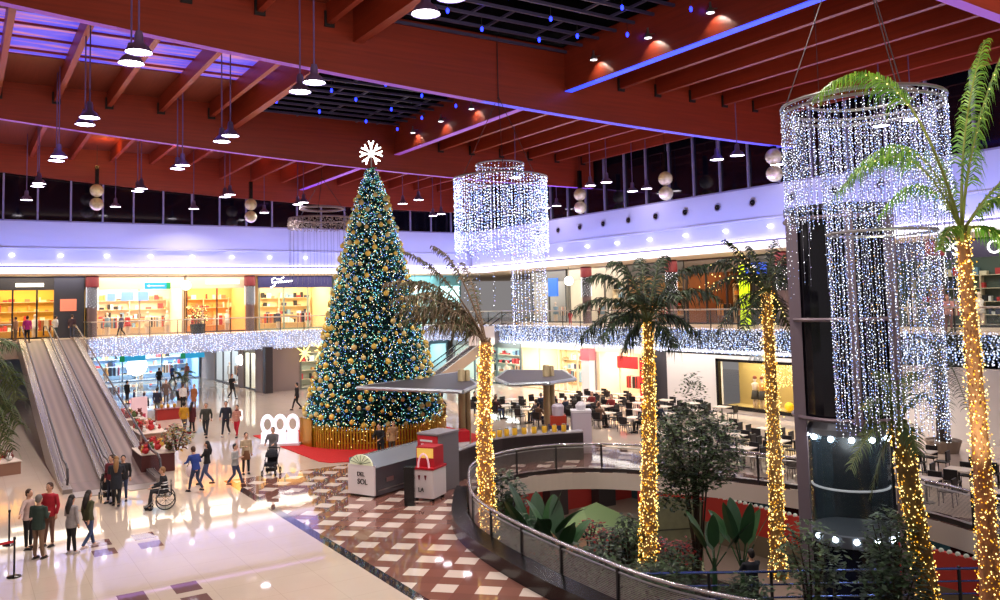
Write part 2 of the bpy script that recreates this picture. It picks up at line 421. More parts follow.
# ================================================================ columns, shops
MAROON = mat('maroon_paint', (110, 24, 34), .5); BROWNC = mat('brown_column', (104, 84, 88), .5)
def column(x, y, label):
    t = thing('lit_column', (x, y, 4.8), 0, label, 'column', 'columns wrapped with string lights on the upper walkway')
    MB().lathe([(.36, 0), (.36, 4.62)], 0, 0, 16).build('shaft', BROWNC, t)
    MB().lathe([(.44, 3.75), (.46, 3.8), (.46, 4.55), (.42, 4.6)], 0, 0, 16).build('capital', MAROON, t)
    b = MB().use(WIRE); b.lathe([(.375, 2.2), (.375, 3.75)], 0, 0, 14, False)
    b.use(LWHITE)
    for k in range(120):
        a = k*2.399; b.oct((.41*math.cos(a), .41*math.sin(a), 2.2+1.55*k/120), .026)
    o = b.build('light_wrap', None, t); o['kind'] = 'stuff'
for i, (x, y) in enumerate([(8.4, 69.8), (20.3, 69.8), (32.5, 69.8)]):
    column(x, y, ['maroon topped column beside the dark framed shop, wrapped in string lights', 'maroon topped column left of the navy sign shop, wrapped in lights',
                  'maroon topped column of the back walkway behind the round light curtain'][i])
for i, (x, y) in enumerate([(42.9, 53.3), (42.9, 43.6), (42.9, 33.9), (42.9, 24.2), (42.9, 17.5)]):
    column(x, y, ['maroon topped column of the right walkway nearest the corner', 'second maroon topped column of the right walkway, behind the dark palm crown',
                  'third maroon topped column of the right walkway beside the lift shaft', 'maroon topped column seen right of the tall curtain of lights',
                  'maroon topped column at the right edge beside the wide dark shop'][i])

GOODC = [mat('goods_%d' % i, c, .6) for i, c in enumerate([(196, 60, 60), (230, 210, 180), (60, 62, 90), (214, 150, 80), (40, 38, 40), (235, 232, 228), (120, 150, 170), (170, 120, 90)])]
def shop(origin, rz, wd, dp, ht, wallc, glow, gcol, desc, frame=(90, 84, 80), sign=None, signc=None, seed=1, power=220, racks=2, gpal=None, mann=2, bays=3, band=1.0):
    """shop box: local x along the front, y inward, z up"""
    rnd = random.Random(seed)
    W = mat('shopwall_%d_%d_%d' % wallc, wallc, .7); Fm = mat('shopframe_%d_%d_%d' % frame, frame, .4)
    root = bpy.data.objects.new('wall_shop', None); COL.objects.link(root); root.location = origin; root.rotation_euler.z = rz; root['kind'] = 'structure'
    b = MB(); b.box(0, dp, 0, wd, dp+.1, ht); b.box(-.1, 0, 0, 0, dp, ht); b.box(wd, 0, 0, wd+.1, dp, ht); b.box(0, .1, ht-.05, wd, dp, ht+.02)
    b.build('shop_shell', W, root)
    zs = ht-band
    MB().box(-.1, -.05, zs, wd+.1, .15, ht).build('sign_band', mat('band_%d_%d_%d' % (signc or wallc), signc or wallc, .5), root)
    b = MB()
    for k in range(bays+1):
        x = wd*k/bays; b.box(x-.06, -.03, 0, x+.06, .1, zs)
    b.box(0, -.03, 0, wd, .1, .12); b.build('shop_frame', Fm, root)
    M4 = Matrix.Translation(Vector(origin)) @ Matrix.Rotation(rz, 4, 'Z')
    area(M4 @ Vector((wd/2, dp*.45, ht-.12)), (0, 0, -1), wd*.8 if abs(math.cos(rz)) > .5 else dp*.6, dp*.6 if abs(math.cos(rz)) > .5 else wd*.8, power*1.7, gcol)
    # wall shelving with goods
    t = thing('wall_shelving', M4 @ Vector((wd/2, dp-.25, 0)), rz, 'wall shelving inside the %s' % desc, 'shelves')
    f = MB()
    for k in range(4): f.box(-wd*.45, -.2, .5+k*.75, wd*.45, .2, .54+k*.75)
    for x in (-wd*.45, 0, wd*.45): f.box(x-.03, -.2, 0, x+.03, .2, 2.9)
    f.build('shelf_frame', mat('shelf_cream', (220, 200, 170), .5), t)
    g = MB(); pal = gpal or GOODC
    for k in range(4):
        x = -wd*.44
        while x < wd*.43:
            s_ = rnd.uniform(.1, .5); hh = rnd.uniform(.1, .5)
            if rnd.random() < .6: g.use(rnd.choice(pal)); g.box(x, -.15, .54+k*.75, x+s_*.85, .12, .54+k*.75+hh)
            x += s_
    g.build('goods', None, t)['kind'] = 'stuff'
    for k in range(racks):
        x = wd*(k+.5)/racks+rnd.uniform(-.3, .3)
        t = thing('clothes_rack', M4 @ Vector((x, dp*.5, 0)), rz, '%s clothes rack in the %s' % (['left', 'right', 'far right'][min(k, 2)], desc), 'clothes rack')
        MB().tube([(-.6, 0, 0), (-.6, 0, 1.4), (.6, 0, 1.4), (.6, 0, 0)], .02, 6).build('rail', STEEL, t)
        g = MB()
        for q in range(12):
            g.use(rnd.choice(pal)); g.boxc(-.55+q*.1, 0, .95, .06, .42, .8, 0)
        g.build('garments', None, t)['kind'] = 'stuff'
    for k in range(mann):
        x = wd*(k+.7)/(mann+.4)
        t = thing('shop_mannequin', M4 @ Vector((x, .7, 0)), rz+PI, '%s mannequin from the left in the %s' % (['first', 'second', 'third', 'fourth'][k], desc), 'mannequin')
        MB().lathe([(.25, 0), (.25, .03)], 0, 0, 12).build('base', WHITE, t)
        b2 = MB(); b2.lathe([(.09, .03), (.1, .4), (.13, .85)], -.1, 0, 8).lathe([(.09, .03), (.1, .4), (.13, .85)], .1, 0, 8).lathe([(.17, .8), (.19, .95), (.15, 1.15), (.2, 1.4), (.06, 1.5), (.05, 1.55), (.1, 1.65), (.1, 1.75), (.03, 1.82)], 0, 0, 10)
        b2.build('figure', mat('mannequin_skin', (225, 205, 185), .5), t, smooth=True)
        MB().lathe([(.26, .7), (.2, 1.0), (.17, 1.15), (.22, 1.38), (.1, 1.47)], 0, 0, 12).build('dress', rnd.choice(pal), t, smooth=True)
    return root, M4
WARM = (1, .82, .5); NEUT = (1, .93, .82)
GW = [GOODC[i] for i in (1, 3, 7, 0, 5)]
def sign_text(name, body, size, col, parent, loc, em=0, rot=(PI/2, 0, 0)):
    return text(name, body, size, mat('sign_%d_%d_%d' % col, col, .4, emit=em), parent, loc, rot, .02)
# upper floor, back side
r, M4 = shop((-3, 70.5, 4.8), 0, 10.9, 5, 4.6, (232, 190, 90), 1, (1, .78, .38), 'dark framed shop at the far left', (36, 32, 32), signc=(46, 42, 42), seed=2, power=420, gpal=GW, bays=7)
MB().box(.4, -.2, 3.85, 1.4, -.06, 4.1).box(6.4, -.2, 3.85, 8.2, -.06, 4.1).build('sign_light', mat('sign_glow', (255, 244, 220), .5, emit=3), r)
MB().box(8.9, -.1, 0, 10.9, .3, 4.6).build('dark_pier', mat('pier_dark', (52, 52, 62), .3), r)
MB().box(9.3, -.2, 2.0, 10.4, -.1, 2.9).build('poster', mat('poster_salmon', (216, 120, 96), .6, emit=.5), r)
r, M4 = shop((8.6, 70.5, 4.8), 0, 6.5, 5, 4.6, (244, 222, 190), 1, (1, .86, .68), 'cream shop with small blue window signs', (190, 170, 150), seed=3, power=430, mann=4, bays=2)
b = MB(); b.box(.9, -.12, 2.7, 1.5, -.05, 3.3); b.box(1.9, -.12, 2.7, 2.8, -.05, 3.4); b.box(3.1, -.12, 2.7, 3.9, -.05, 3.4); b.build('window_notice', mat('notice_blue', (130, 170, 240), .5, emit=.7), r)
t = thing('hanging_sign', (12.9, 69.0, 8.6), 0, 'blue and green hanging direction sign over the back walkway', 'sign')
MB().box(-.95, -.06, -.25, .95, .06, .25).build('panel', mat('sign_cyan', (40, 150, 200), .4, emit=.8), t)
MB().box(.65, -.08, -.25, .96, .08, .25).build('green_panel', mat('sign_green', (20, 140, 90), .4, emit=.6), t)
for q in (-.7, .7): MB().tube([(q, 0, .25), (q, 0, .8)], .02).build('hanger', STEEL, t)
b = MB(); b.add([(-.8, -.08, 0), (-.6, -.08, .12), (-.6, -.08, -.12)], [(0, 2, 1)]); b.box(-.6, -.08, -.04, .5, -.07, .04); b.build('arrow', WHITE, t)
r, M4 = shop((15.4, 70.5, 4.8), 0, 4.8, 5, 4.6, (238, 186, 120), 1, (1, .72, .42), 'amber lit shop between the two lit columns', (96, 60, 40), signc=(214, 198, 172), seed=4, power=330, gpal=GW, bays=2)
MB().box(1.5, -.1, 3.95, 4.2, -.05, 4.3).build('pale_sign_panel', mat('pale_sign', (250, 250, 250), .5, emit=.9), r)
r, M4 = shop((21.3, 70.5, 4.8), 0, 6.4, 5, 4.6, (240, 214, 160), 1, (1, .86, .62), 'shop with the navy sign', (150, 170, 150), signc=(38, 34, 92), seed=5, power=380, bays=3)
SG = mat('script_white', (255, 255, 255), .4, emit=2.2)
b = MB(); b.tube([(1.35, -.12, 4.45), (1.05, -.12, 4.3), (1.1, -.12, 4.0), (1.35, -.12, 4.1), (1.3, -.12, 3.8), (.95, -.12, 3.6)], .06, 6); b.build('sign_script', SG, r)
b = MB(); b.tube([(1.4+k*.11, -.12, 4.0+(.11 if k % 2 else 0)+k*.008) for k in range(14)], .055, 6); b.build('sign_script', SG, r)
b = MB(); b.tube([(1.45, -.12, 4.35), (1.75, -.12, 4.28), (2.1, -.12, 4.5)], .05, 6); b.build('sign_script', SG, r)
r, M4 = shop((28.3, 70.5, 4.8), 0, 5.4, 5, 4.6, (180, 214, 214), 1, (.8, .95, 1), 'teal shop behind the christmas tree', (70, 80, 80), signc=(150, 190, 200), seed=6, power=300, bays=2)
r, M4 = shop((34.2, 70.5, 4.8), 0, 6.8, 5, 4.6, (190, 226, 230), 1, (.85, 1, .98), 'pale teal shop in the far corner', (60, 90, 96), signc=(120, 200, 220), seed=7, power=420, bays=3)
# upper floor, right side (front faces -X): rotate so local y -> +X
RZ = -PI/2
r, M4 = shop((44.0, 62.5, 4.8), RZ, 5, 5, 4.6, (170, 170, 168), 1, NEUT, 'grey shop beside the corner', (60, 60, 60), signc=(120, 120, 122), seed=8, power=160, mann=1, bays=2)
MB().box(2.6, -.15, 2.3, 4.0, -.05, 3.9).build('poster', mat('poster_blue', (50, 100, 190), .5, emit=.9), r)
r, M4 = shop((44.0, 57, 4.8), RZ, 7.0, 5, 4.6, (214, 206, 190), 1, NEUT, 'beige shop behind the dark palm crown', (100, 96, 92), signc=(196, 190, 178), seed=9, power=200, mann=1)
r, M4 = shop((44.0, 49.5, 4.8), RZ, 6.0, 5, 4.6, (150, 120, 90), 1, WARM, 'brown shop with dark shelving', (50, 44, 40), signc=(60, 52, 46), seed=10, power=110, gpal=GW, bays=4)
r, M4 = shop((44.0, 43.2, 4.8), RZ, 5.6, 5, 4.6, (120, 70, 40), 1, (1, .66, .34), 'dark restaurant with orange bulbs', (40, 28, 22), signc=(70, 52, 36), seed=11, power=130, gpal=[GOODC[3], GOODC[4], GOODC[7]], mann=0, bays=3)
b = MB()
for k in range(34): b.oct((.4+random.random()*4.8, .4+random.random()*3, 2.3+random.random()*1.6), .06)
b.build('bulb_string', LWARM, r)
r, M4 = shop((44.0, 37.2, 4.8), RZ, 7.4, 5, 4.6, (60, 50, 48), 1, WARM, 'dark shop right of the lime green totem', (30, 26, 26), signc=(40, 36, 36), seed=12, power=60, mann=0, racks=0)
r, M4 = shop((44.0, 29.4, 4.8), RZ, 9.0, 5, 4.6, (90, 100, 90), 1, (.9, 1, .9), 'shop under the large white lettering', (36, 36, 40), signc=(34, 30, 60), seed=13, power=90, racks=1)
sign_text('shop_name', 'PS', .95, (255, 255, 255), r, (5.5, -.1, 4.05), 3)
sign_text('shop_name', 'O', .95, (255, 255, 255), r, (7.7, -.1, 4.05), 3)
r, M4 = shop((44.0, 19.8, 4.8), RZ, 15, 5, 4.6, (60, 66, 60), 1, (.95, 1, .9), 'wide dark shop at the right edge', (30, 30, 34), signc=(50, 46, 78), seed=14, power=130, racks=2)
MB().box(0, -.3, 3.35, 15, -.05, 3.6).build('blue_neon', GLOWB, r)
# lime totem
t = thing('lime_totem', (42.0, 36.2, 4.8), 0, 'tall lime green illuminated totem on the right walkway', 'totem')
MB().box(-.15, -.3, 0, .15, .3, 3.9).build('panel', mat('lime', (200, 230, 20), .5, emit=.9), t)
MB().box(-.25, -.4, 0, .25, .4, .1).build('base', DSTEEL, t)
t = thing('hanging_sign', (41.6, 34.9, 8.4), 0, 'blue hanging sign with a white square beside the lime totem', 'sign')
MB().box(-.06, -.8, -.35, .06, .8, .35).build('panel', mat('sign_blue', (40, 80, 190), .4, emit=.8), t)
MB().box(-.08, -.1, -.2, -.06, .5, .2).build('symbol', mat('white_glow', (255, 255, 255), .4, emit=1.2), t)
MB().tube([(0, 0, .35), (0, 0, 1)], .02).build('hanger', STEEL, t)
# hanging globes
def globe(x, y, z, r, label, ceil):
    t = thing('globe_lamp', (x, y, z), 0, label, 'lamp', 'white globe lamps under the walkway ceilings')
    MB().ball((0, 0, 0), r, 14, 9).build('globe', mat('globe_glow', (255, 250, 240), .4, emit=3.2), t, smooth=True)
    MB().tube([(0, 0, r), (0, 0, ceil-z)], .02).build('cord', WIRE, t)
for x, y, z, r_, lb in [(14.9, 68.4, 8.6, .38, 'round white globe lamp in front of the cream shop'), (35.1, 68.6, 8.2, .4, 'round white globe lamp before the pale teal corner shop'),
                        (41.8, 54.2, 8.3, .38, 'round white globe lamp on the right walkway left of the dark palm')]:
    globe(x, y, z, r_, lb, 9.42)
p = at(137, 366, Y=74); globe(p.x, p.y, p.z, .8, 'largest white globe lamp, glowing in the ground floor passage', 3.6)
p = at(241, 360, Y=72); globe(p.x, p.y, p.z, .45, 'white globe lamp by the ground floor shop windows behind the band of lights', 3.6)
# downlights on the lower fascias and round vents on the right one
def small(name, mb, m, loc, label, cat, group, parent=None):
    o = mb.build(name, m, None, loc); tag(o, label, cat, group); return o
dl = MB().ball((0, 0, 0), .17, 10, 6, .6)
me = None
for i in range(10):
    p = (2.95+3.0*i-.0, YB+.2, 10.75)
    if i == 0: o0 = dl.build('spotlight', mat('spot_glow', (255, 255, 255), .4, emit=4), None, p); o = o0
    else: o = o0.copy(); COL.objects.link(o); o.location = p
    tag(o, 'small round white light on the lower back fascia', 'light', 'round lights on the back fascia')
for i in range(14):
    o = o0.copy(); COL.objects.link(o); o.location = (XR+.2, 56-3.4*i, 10.75)
    tag(o, 'small round white light on the lower right fascia', 'light', 'round lights on the right fascia')
vt = thing('air_nozzle', (XR, 55, 12.35), 0, 'round dark air nozzle in the white right fascia', 'air vent', 'air nozzles along the right fascia')
MB().lathe([(.24, 0), (.27, .05), (.24, .09), (.2, .04)], 0, 0, 14, False).build('ring', GREYL, vt)
MB().lathe([(.19, .02), (.15, .1), (.02, .1)], 0, 0, 14, False).build('throat', BLACK, vt)
for k in range(12):
    v = vt if k == 0 else copy_tree(vt)
    v.location = (XR-.01, 55.2-2.75*k, 12.25); v.rotation_euler = (0, -PI/2, 0)

# ---------------------------------------------------------------- ground floor walls and shops
b = MB(); b.box(7.7, 90, 0, 60, 90.3, 4); b.box(-30, 92, 0, 8, 92.3, 14); struct(b.build('wall_far', mat('far_wall', (150, 160, 186), .5)))
b = MB(); b.box(-30, YB, 0, 2.0, YB+.3, 4.8); b.box(XR-2.3, 45.5, 0, XR, 46, 3.35); struct(b.build('wall_left', mat('left_wall_paint', (190, 180, 178), .6)))
# block right of the passage
PAS = 20.2
b = MB(); b.box(PAS, YB, 0, PAS+.2, 68.0, 3.6); b.box(PAS, 71.5, 0, PAS+.2, 73, 3.6); b.box(PAS, 81, 0, PAS+.2, 90, 3.6)
b.box(PAS+.2, YB, 0, 23.4, YB+.2, 3.6); struct(b.build('wall_passage', mat('taupe_wall', (150, 132, 128), .5)))
r, M4 = shop((PAS+.1, 81, 0), RZ, 8, 3.2, 3.5, (210, 220, 226), 1, (.9, .96, 1), 'ground floor passage shop', (90, 90, 96), signc=(60, 90, 120), seed=20, power=150, mann=2, band=.5)
r, M4 = shop((PAS+.1, 71.5, 0), RZ, 3.4, 3.2, 3.5, (214, 220, 214), 1, NEUT, 'glass shop at the passage corner', (60, 56, 60), seed=21, power=110, mann=1, racks=1, bays=2, band=.5)
r, M4 = shop((23.4, YB, 0), 0, 8.0, 3.6, 3.5, (176, 180, 164), 1, (.95, 1, .88), 'ground floor shop left of the christmas tree', (120, 124, 116), signc=(150, 154, 140), seed=22, power=130, mann=0, racks=1, band=.5)
b = MB(); b.box(20.15, YB-1.1, 0, 20.75, YB-.5, 3.6); struct(b.build('trim_7', mat('dark_pillar', (52, 44, 46), .4)))
r, M4 = shop((31.7, YB+.1, 0), 0, 5.4, 3.6, 3.5, (150, 190, 196), 1, (.8, .96, 1), 'teal ground floor shop in the far corner', (60, 80, 90), signc=(90, 130, 150), seed=24, power=200, mann=1, racks=1, band=.4)
r, M4 = shop((37.3, 65.5, 0), RZ, 10.6, 4, 3.4, (196, 220, 214), 1, (.9, 1, .95), 'pale glass shop left of the boutique', (90, 110, 116), signc=(150, 170, 172), seed=25, power=260, mann=2, racks=2, band=.4)
# lit shops across the end of the passage
r, M4 = shop((9.5, 86, 0), 0, 10.5, 3.4, 3.5, (160, 200, 240), 1, (.68, .86, 1), 'blue lit shop at the end of the passage', (120, 150, 190), signc=(40, 120, 200), seed=23, power=620, mann=3, band=.7)
for (x, lb) in ((11.4, 'green and blue passage sign nearest the moving walks'), (15.9, 'green and blue passage sign nearest the shop windows')):
    t = thing('passage_sign', (x, 70.5, 3.0), 0, lb, 'sign')
    MB().box(-.9, -.05, -.2, .9, .05, .2).build('panel', mat('sign_cyan', (40, 150, 200), .4, emit=.8), t)
    MB().box(-.95, -.07, -.22, -.6, .07, .22).build('green_panel', mat('sign_green', (20, 140, 90), .4, emit=.6), t)
    MB().tube([(0, 0, .2), (0, 0, .6)], .02).build('hanger', STEEL, t)

# right ground floor: boutique, red posters, white wall with display window, dark doors
XG = 37.3
r, M4 = shop((XG, 54.6, 0), RZ, 9.2, 4, 3.4, (250, 230, 190), 1, (1, .88, .66), 'large boutique', (225, 205, 175), signc=(250, 236, 210), seed=31, power=430, mann=3, racks=3, bays=4, band=.3)
r, M4 = shop((XG, 45.2, 0), RZ, 4.3, 4, 3.4, (250, 222, 190), 1, (1, .82, .62), 'boutique bay with the red sign', (230, 214, 190), signc=(236, 220, 196), seed=32, power=230, mann=0, racks=2, bays=2, band=.3,
             gpal=[GOODC[4], GOODC[4], GOODC[0], GOODC[5]])
MB().box(2.0, -.1, 2.1, 4.0, -.04, 2.9).build('red_sign', mat('sale_red', (214, 50, 50), .5, emit=.35), r)
for k, lb in enumerate(('white boutique pillar with a pink top', )):
    t = thing('boutique_pillar', (XG-.35, 46.0, 0), 0, lb, 'pillar')
    MB().box(-.25, -.45, 0, .25, .45, 3.3).build('shaft', WHITE, t)
    MB().box(-.28, -.48, 2.5, .28, .48, 3.3).build('pink_cap', mat('pink', (236, 110, 120), .5, emit=.3), t)
b = MB(); b.box(XG, 40.2, 0, XG+.3, 41.0, 3.4); b.box(XG-.02, 38.6, 0, XG+.3, 39.6, 3.4); struct(b.build('wall_ground_dark', mat('charcoal_wall', (58, 56, 62), .4)))
for k, (z, hh) in enumerate(((.15, 1.0), (1.3, .75), (2.15, .6))):
    t = tag(MB().box(-.04, -.42, 0, .04, .42, hh).build('red_poster', mat('sale_red2', (205, 44, 48), .5, emit=.3), None, (XG-.5, 40.1, z)),
            ['lowest and tallest red poster beside the white wall', 'middle red poster of the three beside the white wall', 'topmost red poster beside the white wall'][k], 'poster')
t = thing('poster_stand', (XG-.42, 40.1, 0), 0, 'dark stand carrying three red posters beside the white wall', 'stand')
MB().box(-.03, -.5, 0, .03, .5, 2.9).build('panel', DSTEEL, t); MB().box(-.2, -.45, 0, .2, .45, .06).build('base', DSTEEL, t)
# white wall: solid parts around the window
b = MB(); b.box(XG, 34.3, 0, XG+.3, 38.8, 3.4); b.box(XG, 28.9, 3.0, XG+.3, 34.3, 3.4); b.box(XG, 28.9, 0, XG+.3, 34.3, .35)
b.box(XG, -5, 0, XG+.3, 24.6, 3.6)
struct(b.build('wall_ground_white', mat('white_wall', (222, 216, 214), .55)))
pz = at(692, 383, X=XG); o = text('wall_lettering', 'ZARA', .3, BLACK, None, (XG-.03, pz.y, pz.z), (PI/2, 0, -PI/2), .01); tag(o, 'small black lettering on the white ground floor wall', 'lettering')
pz = at(757, 358, X=XG-.1); o = text('wall_lettering', 'ZARA', .55, mat('letter_grey', (150, 160, 166), .4), None, (XG-.03, pz.y, min(pz.z, 3.22)), (PI/2, 0, -PI/2), .02); tag(o, 'pale grey spaced lettering above the display window', 'lettering')
b = MB(); b.box(XG-.12, 28.8, .25, XG+.1, 34.4, .45); b.box(XG-.12, 28.8, 2.95, XG+.1, 34.4, 3.1); b.box(XG-.12, 34.25, .25, XG+.1, 34.45, 3.1); b.box(XG-.12, 28.75, .25, XG+.1, 28.95, 3.1)
wi = struct(b.build('window_6', BLACK))
b = MB(); b.box(XG+1.8, 28.8, .35, XG+1.9, 34.4, 3.1); b.box(XG+.1, 28.8, .3, XG+1.9, 34.4, .36); b.build('window_back', mat('display_back', (196, 170, 110), .6), wi)
area((XG+.9, 31.6, 3.0), (0, 0, -1), 1.2, 5, 130, (1, .9, .6))
t = thing('light_garland', (XG+1.2, 31.0, 1.4), 0, 'dense yellow light garland hanging in the display window', 'light garland')
b = MB()
for k in range(420):
    yy = random.uniform(-1.9, 1.2); b.oct((random.uniform(-.3, .3), yy, random.uniform(.1+.25*abs(yy), 1.5)), .022)
b.build('bulbs', LWARM, t)['kind'] = 'stuff'
b = MB()
for k in range(14): yy = -1.9+k*.24; b.tube([(0, yy, 1.65), (0, yy, .2)], .006, 4)
b.build('wires', WIRE, t)
for k, yy in enumerate((32.3, 31.8)):
    t = thing('window_mannequin', (XG+.7, yy, .36), PI/2, ['mannequin in light top and dark skirt in the display window', 'mannequin in patterned top beside the other in the display window'][k], 'mannequin')
    MB().lathe([(.08, 0), (.09, .4), (.12, .8)], -.09, 0, 8).lathe([(.08, 0), (.09, .4), (.12, .8)], .09, 0, 8).lathe([(.16, .75), (.14, 1.1), (.19, 1.35), (.06, 1.45), (.05, 1.5), (.1, 1.6), (.09, 1.72), (.03, 1.78)], 0, 0, 10).build('figure', mat('mannequin_skin', (225, 205, 185), .5), t, smooth=True)
    MB().lathe([(.25, .5), (.2, .85), (.15, 1.05)], 0, 0, 12).build('skirt', mat('skirt_dark', (70, 66, 60), .7), t, smooth=True)
    MB().lathe([(.17, 1.0), (.16, 1.15), (.21, 1.36), (.09, 1.44)], 0, 0, 12).build('top', GOODC[k*2+1], t, smooth=True)
    MB().ball((0, 0, 1.7), .12, 8, 6).build('hair', mat('hair_red', (120, 50, 34), .7), t)
tag(MB().ball((0, 0, .25), .25, 12, 8).build('yellow_ball', mat('yellow_ball', (250, 205, 40), .5, emit=.3), None, (XG+.8, 30.1, .36)), 'yellow ball on the display window floor', 'ball')
d1 = struct(MB().box(XG, 26.3, 0, XG+.1, 28.6, 3.4).build('door_1', mat('door_dark', (34, 30, 38), .35)))
MB().box(XG-.06, 28.1, 0, XG, 28.35, 3.0).build('door_frame', mat('tan_wood', (196, 150, 110), .5), d1)
MB().box(XG-.06, 26.4, .9, XG-.02, 26.5, 1.9).build('door_handle', STEEL, d1)
struct(MB().box(XG, 24.6, 0, XG+.1, 26.3, 3.4).build('door_2', mat('door_brown', (74, 48, 40), .4)))

# ================================================================ fairy light bands along the balcony edges
rl = random.Random(5)
def light_band(p0, p1, z0, z1, step, label, r=.042, off=(0, 0)):
    L = (Vector(p1)-Vector(p0)).length; n = int(L/step); d = (Vector(p1)-Vector(p0))/n
    b = MB()
    for i in range(n):
        c = Vector(p0)+d*(i+rl.uniform(-.3, .3)); top = z1+rl.uniform(-.03, .05); bot = z0+abs(rl.gauss(0, .09))
        z = top
        while z > bot:
            q = rl.random(); b.use(BANDW if q < .62 else BANDB if q < .85 else LCYAN2)
            b.oct((c.x+rl.uniform(-.06, .06), c.y+rl.uniform(-.06, .06), z), r*rl.uniform(.7, 1.2)); z -= step*rl.uniform(.8, 1.5)
    o = b.build('light_curtain', None); tag(o, label, 'string lights', None, 'stuff'); return o
BANDW = mat('band_white', (230, 235, 255), .4, emit=1.25, ecol=(226, 236, 255)); BANDB = mat('band_grey', (150, 164, 200), .4, emit=.45, ecol=(140, 160, 205))
LCYAN2 = mat('led_paleblue', (150, 180, 255), .4, emit=2.4, ecol=(150, 180, 255))
light_band((7.8, YB-.42), (XR-.6, YB-.42), 3.35, 4.8, .12, 'long curtain of white string lights along the back balcony edge', .042)
light_band((XR-2.35, YB-1), (XR-2.35, 6), 3.35, 4.8, .1, 'long curtain of white string lights along the right balcony edge', .04)
b = MB(); b.box(XR-2.3, 0, 3.3, XR-2.1, YB, 4.75); struct(b.build('balcony_face', mat('balcony_white', (236, 234, 240), .6)))
b = MB(); b.box(XR-2.3, 0, 3.6, XR+.2, YB, 4.78); struct(b.build('floor_balcony', STONE))

# ---------------------------------------------------------------- balcony railings
GLS = glass('balustrade_glass', (150, 170, 175), .18)
def balcony_rail(pts, z, label, step=1.9):
    t = thing('balcony_railing', (pts[0][0], pts[0][1], z), 0, label, 'railing')
    o = Vector(pts[0]); P = [Vector(p)-o for p in pts]
    MB().tube([(p.x, p.y, 1.15) for p in P], .045, 8).build('handrail', mat('rail_steel', (190, 180, 172), .3, .8), t)
    MB().wall([(p.x, p.y) for p in P], .1, 1.05).build('glass_panel', GLS, t)
    for a, c in zip(P[:-1], P[1:]):
        n = max(1, int((c-a).length/step))
        for k in range(n):
            q = a+(c-a)*k/n; MB().box(-.025, -.025, 0, .025, .025, 1.12).build('post', DSTEEL, t, (q.x, q.y, 0))
balcony_rail([(7.9, 79), (7.9, YB-.2), (XR-2.2, YB-.2)], 4.8, 'glass railing with steel handrail along the back balcony')
balcony_rail([(XR-2.2, YB-.4), (XR-2.2, 8)], 4.8, 'glass railing with steel handrail along the right balcony', 2.0)
balcony_rail([(-8, YB-.2), (3.0, YB-.2)], 4.8, 'short glass railing left of the moving walks')

# ---------------------------------------------------------------- railing around the opening
C = Vector((18, 17))
def off(d): return [tuple(Vector(p)+(Vector(p)-C).normalized()*d) for p in OPEN]
t = thing('guard_railing', (12.15, 18.5, 0), 0, 'curved steel mesh railing around the round opening in the floor', 'railing'); o3 = Vector((12.15, 18.5))
rp = [Vector(p)-o3 for p in off(.12)]; rp.append(rp[0])
MB().tube([(p.x, p.y, 1.07) for p in rp], .045, 8).build('handrail', mat('rail_bright', (200, 196, 200), .25, .8), t, smooth=True)
b = MB()
for k in range(21):
    z = .2+k*.037; b.tube([(p.x, p.y, z) for p in rp], .0095, 4)
b.build('mesh_infill', mat('mesh_steel', (120, 112, 106), .4, .6), t)
b = MB(); b.tube([(p.x, p.y, .95) for p in rp], .022, 6); b.tube([(p.x, p.y, .17) for p in rp], .022, 6); b.build('frame_tube', STEEL, t)
b = MB(); b.wall([(p.x, p.y) for p in rp], -.02, .14); b.build('kick_plate', mat('kick_dark', (46, 40, 40), .4), t)
acc = 0; last = rp[0]; pm = MB().box(-.03, -.03, -.05, .03, .03, 1.06)
p0 = None
for p in rp[1:]:
    acc += (p-last).length; last = p
    if acc > 1.75:
        acc = 0
        if p0 is None: p0 = pm.build('post', DSTEEL, t, (p.x, p.y, 0))
        else: q = p0.copy(); COL.objects.link(q); q.parent = t; q.location = (p.x, p.y, 0)
# low black curb outside the near side
seg = [Vector(p) for p in OPEN]
oo = [tuple(Vector(p)+(Vector(p)-C).normalized()*.72) for p in OPEN]; ii = off(.22)
n = len(OPEN); idx = [i for i in range(n) if OPEN[i][0] < 15.0 and OPEN[i][1] > 8.5]
idx.sort(key=lambda i: OPEN[i][1])
b = MB()
for a, c in zip(idx[:-1], idx[1:]):
    v = []
    for i in (a, c): v += [(*ii[i], .0), (*oo[i], .0), (*oo[i], .38), (*ii[i], .42)]
    b.add(v, [(0, 4, 5, 1), (1, 5, 6, 2), (2, 6, 7, 3), (3, 7, 4, 0)])
tag(b.build('curved_plinth', BLACK), 'curved glossy black plinth at the foot of the round railing', 'plinth')

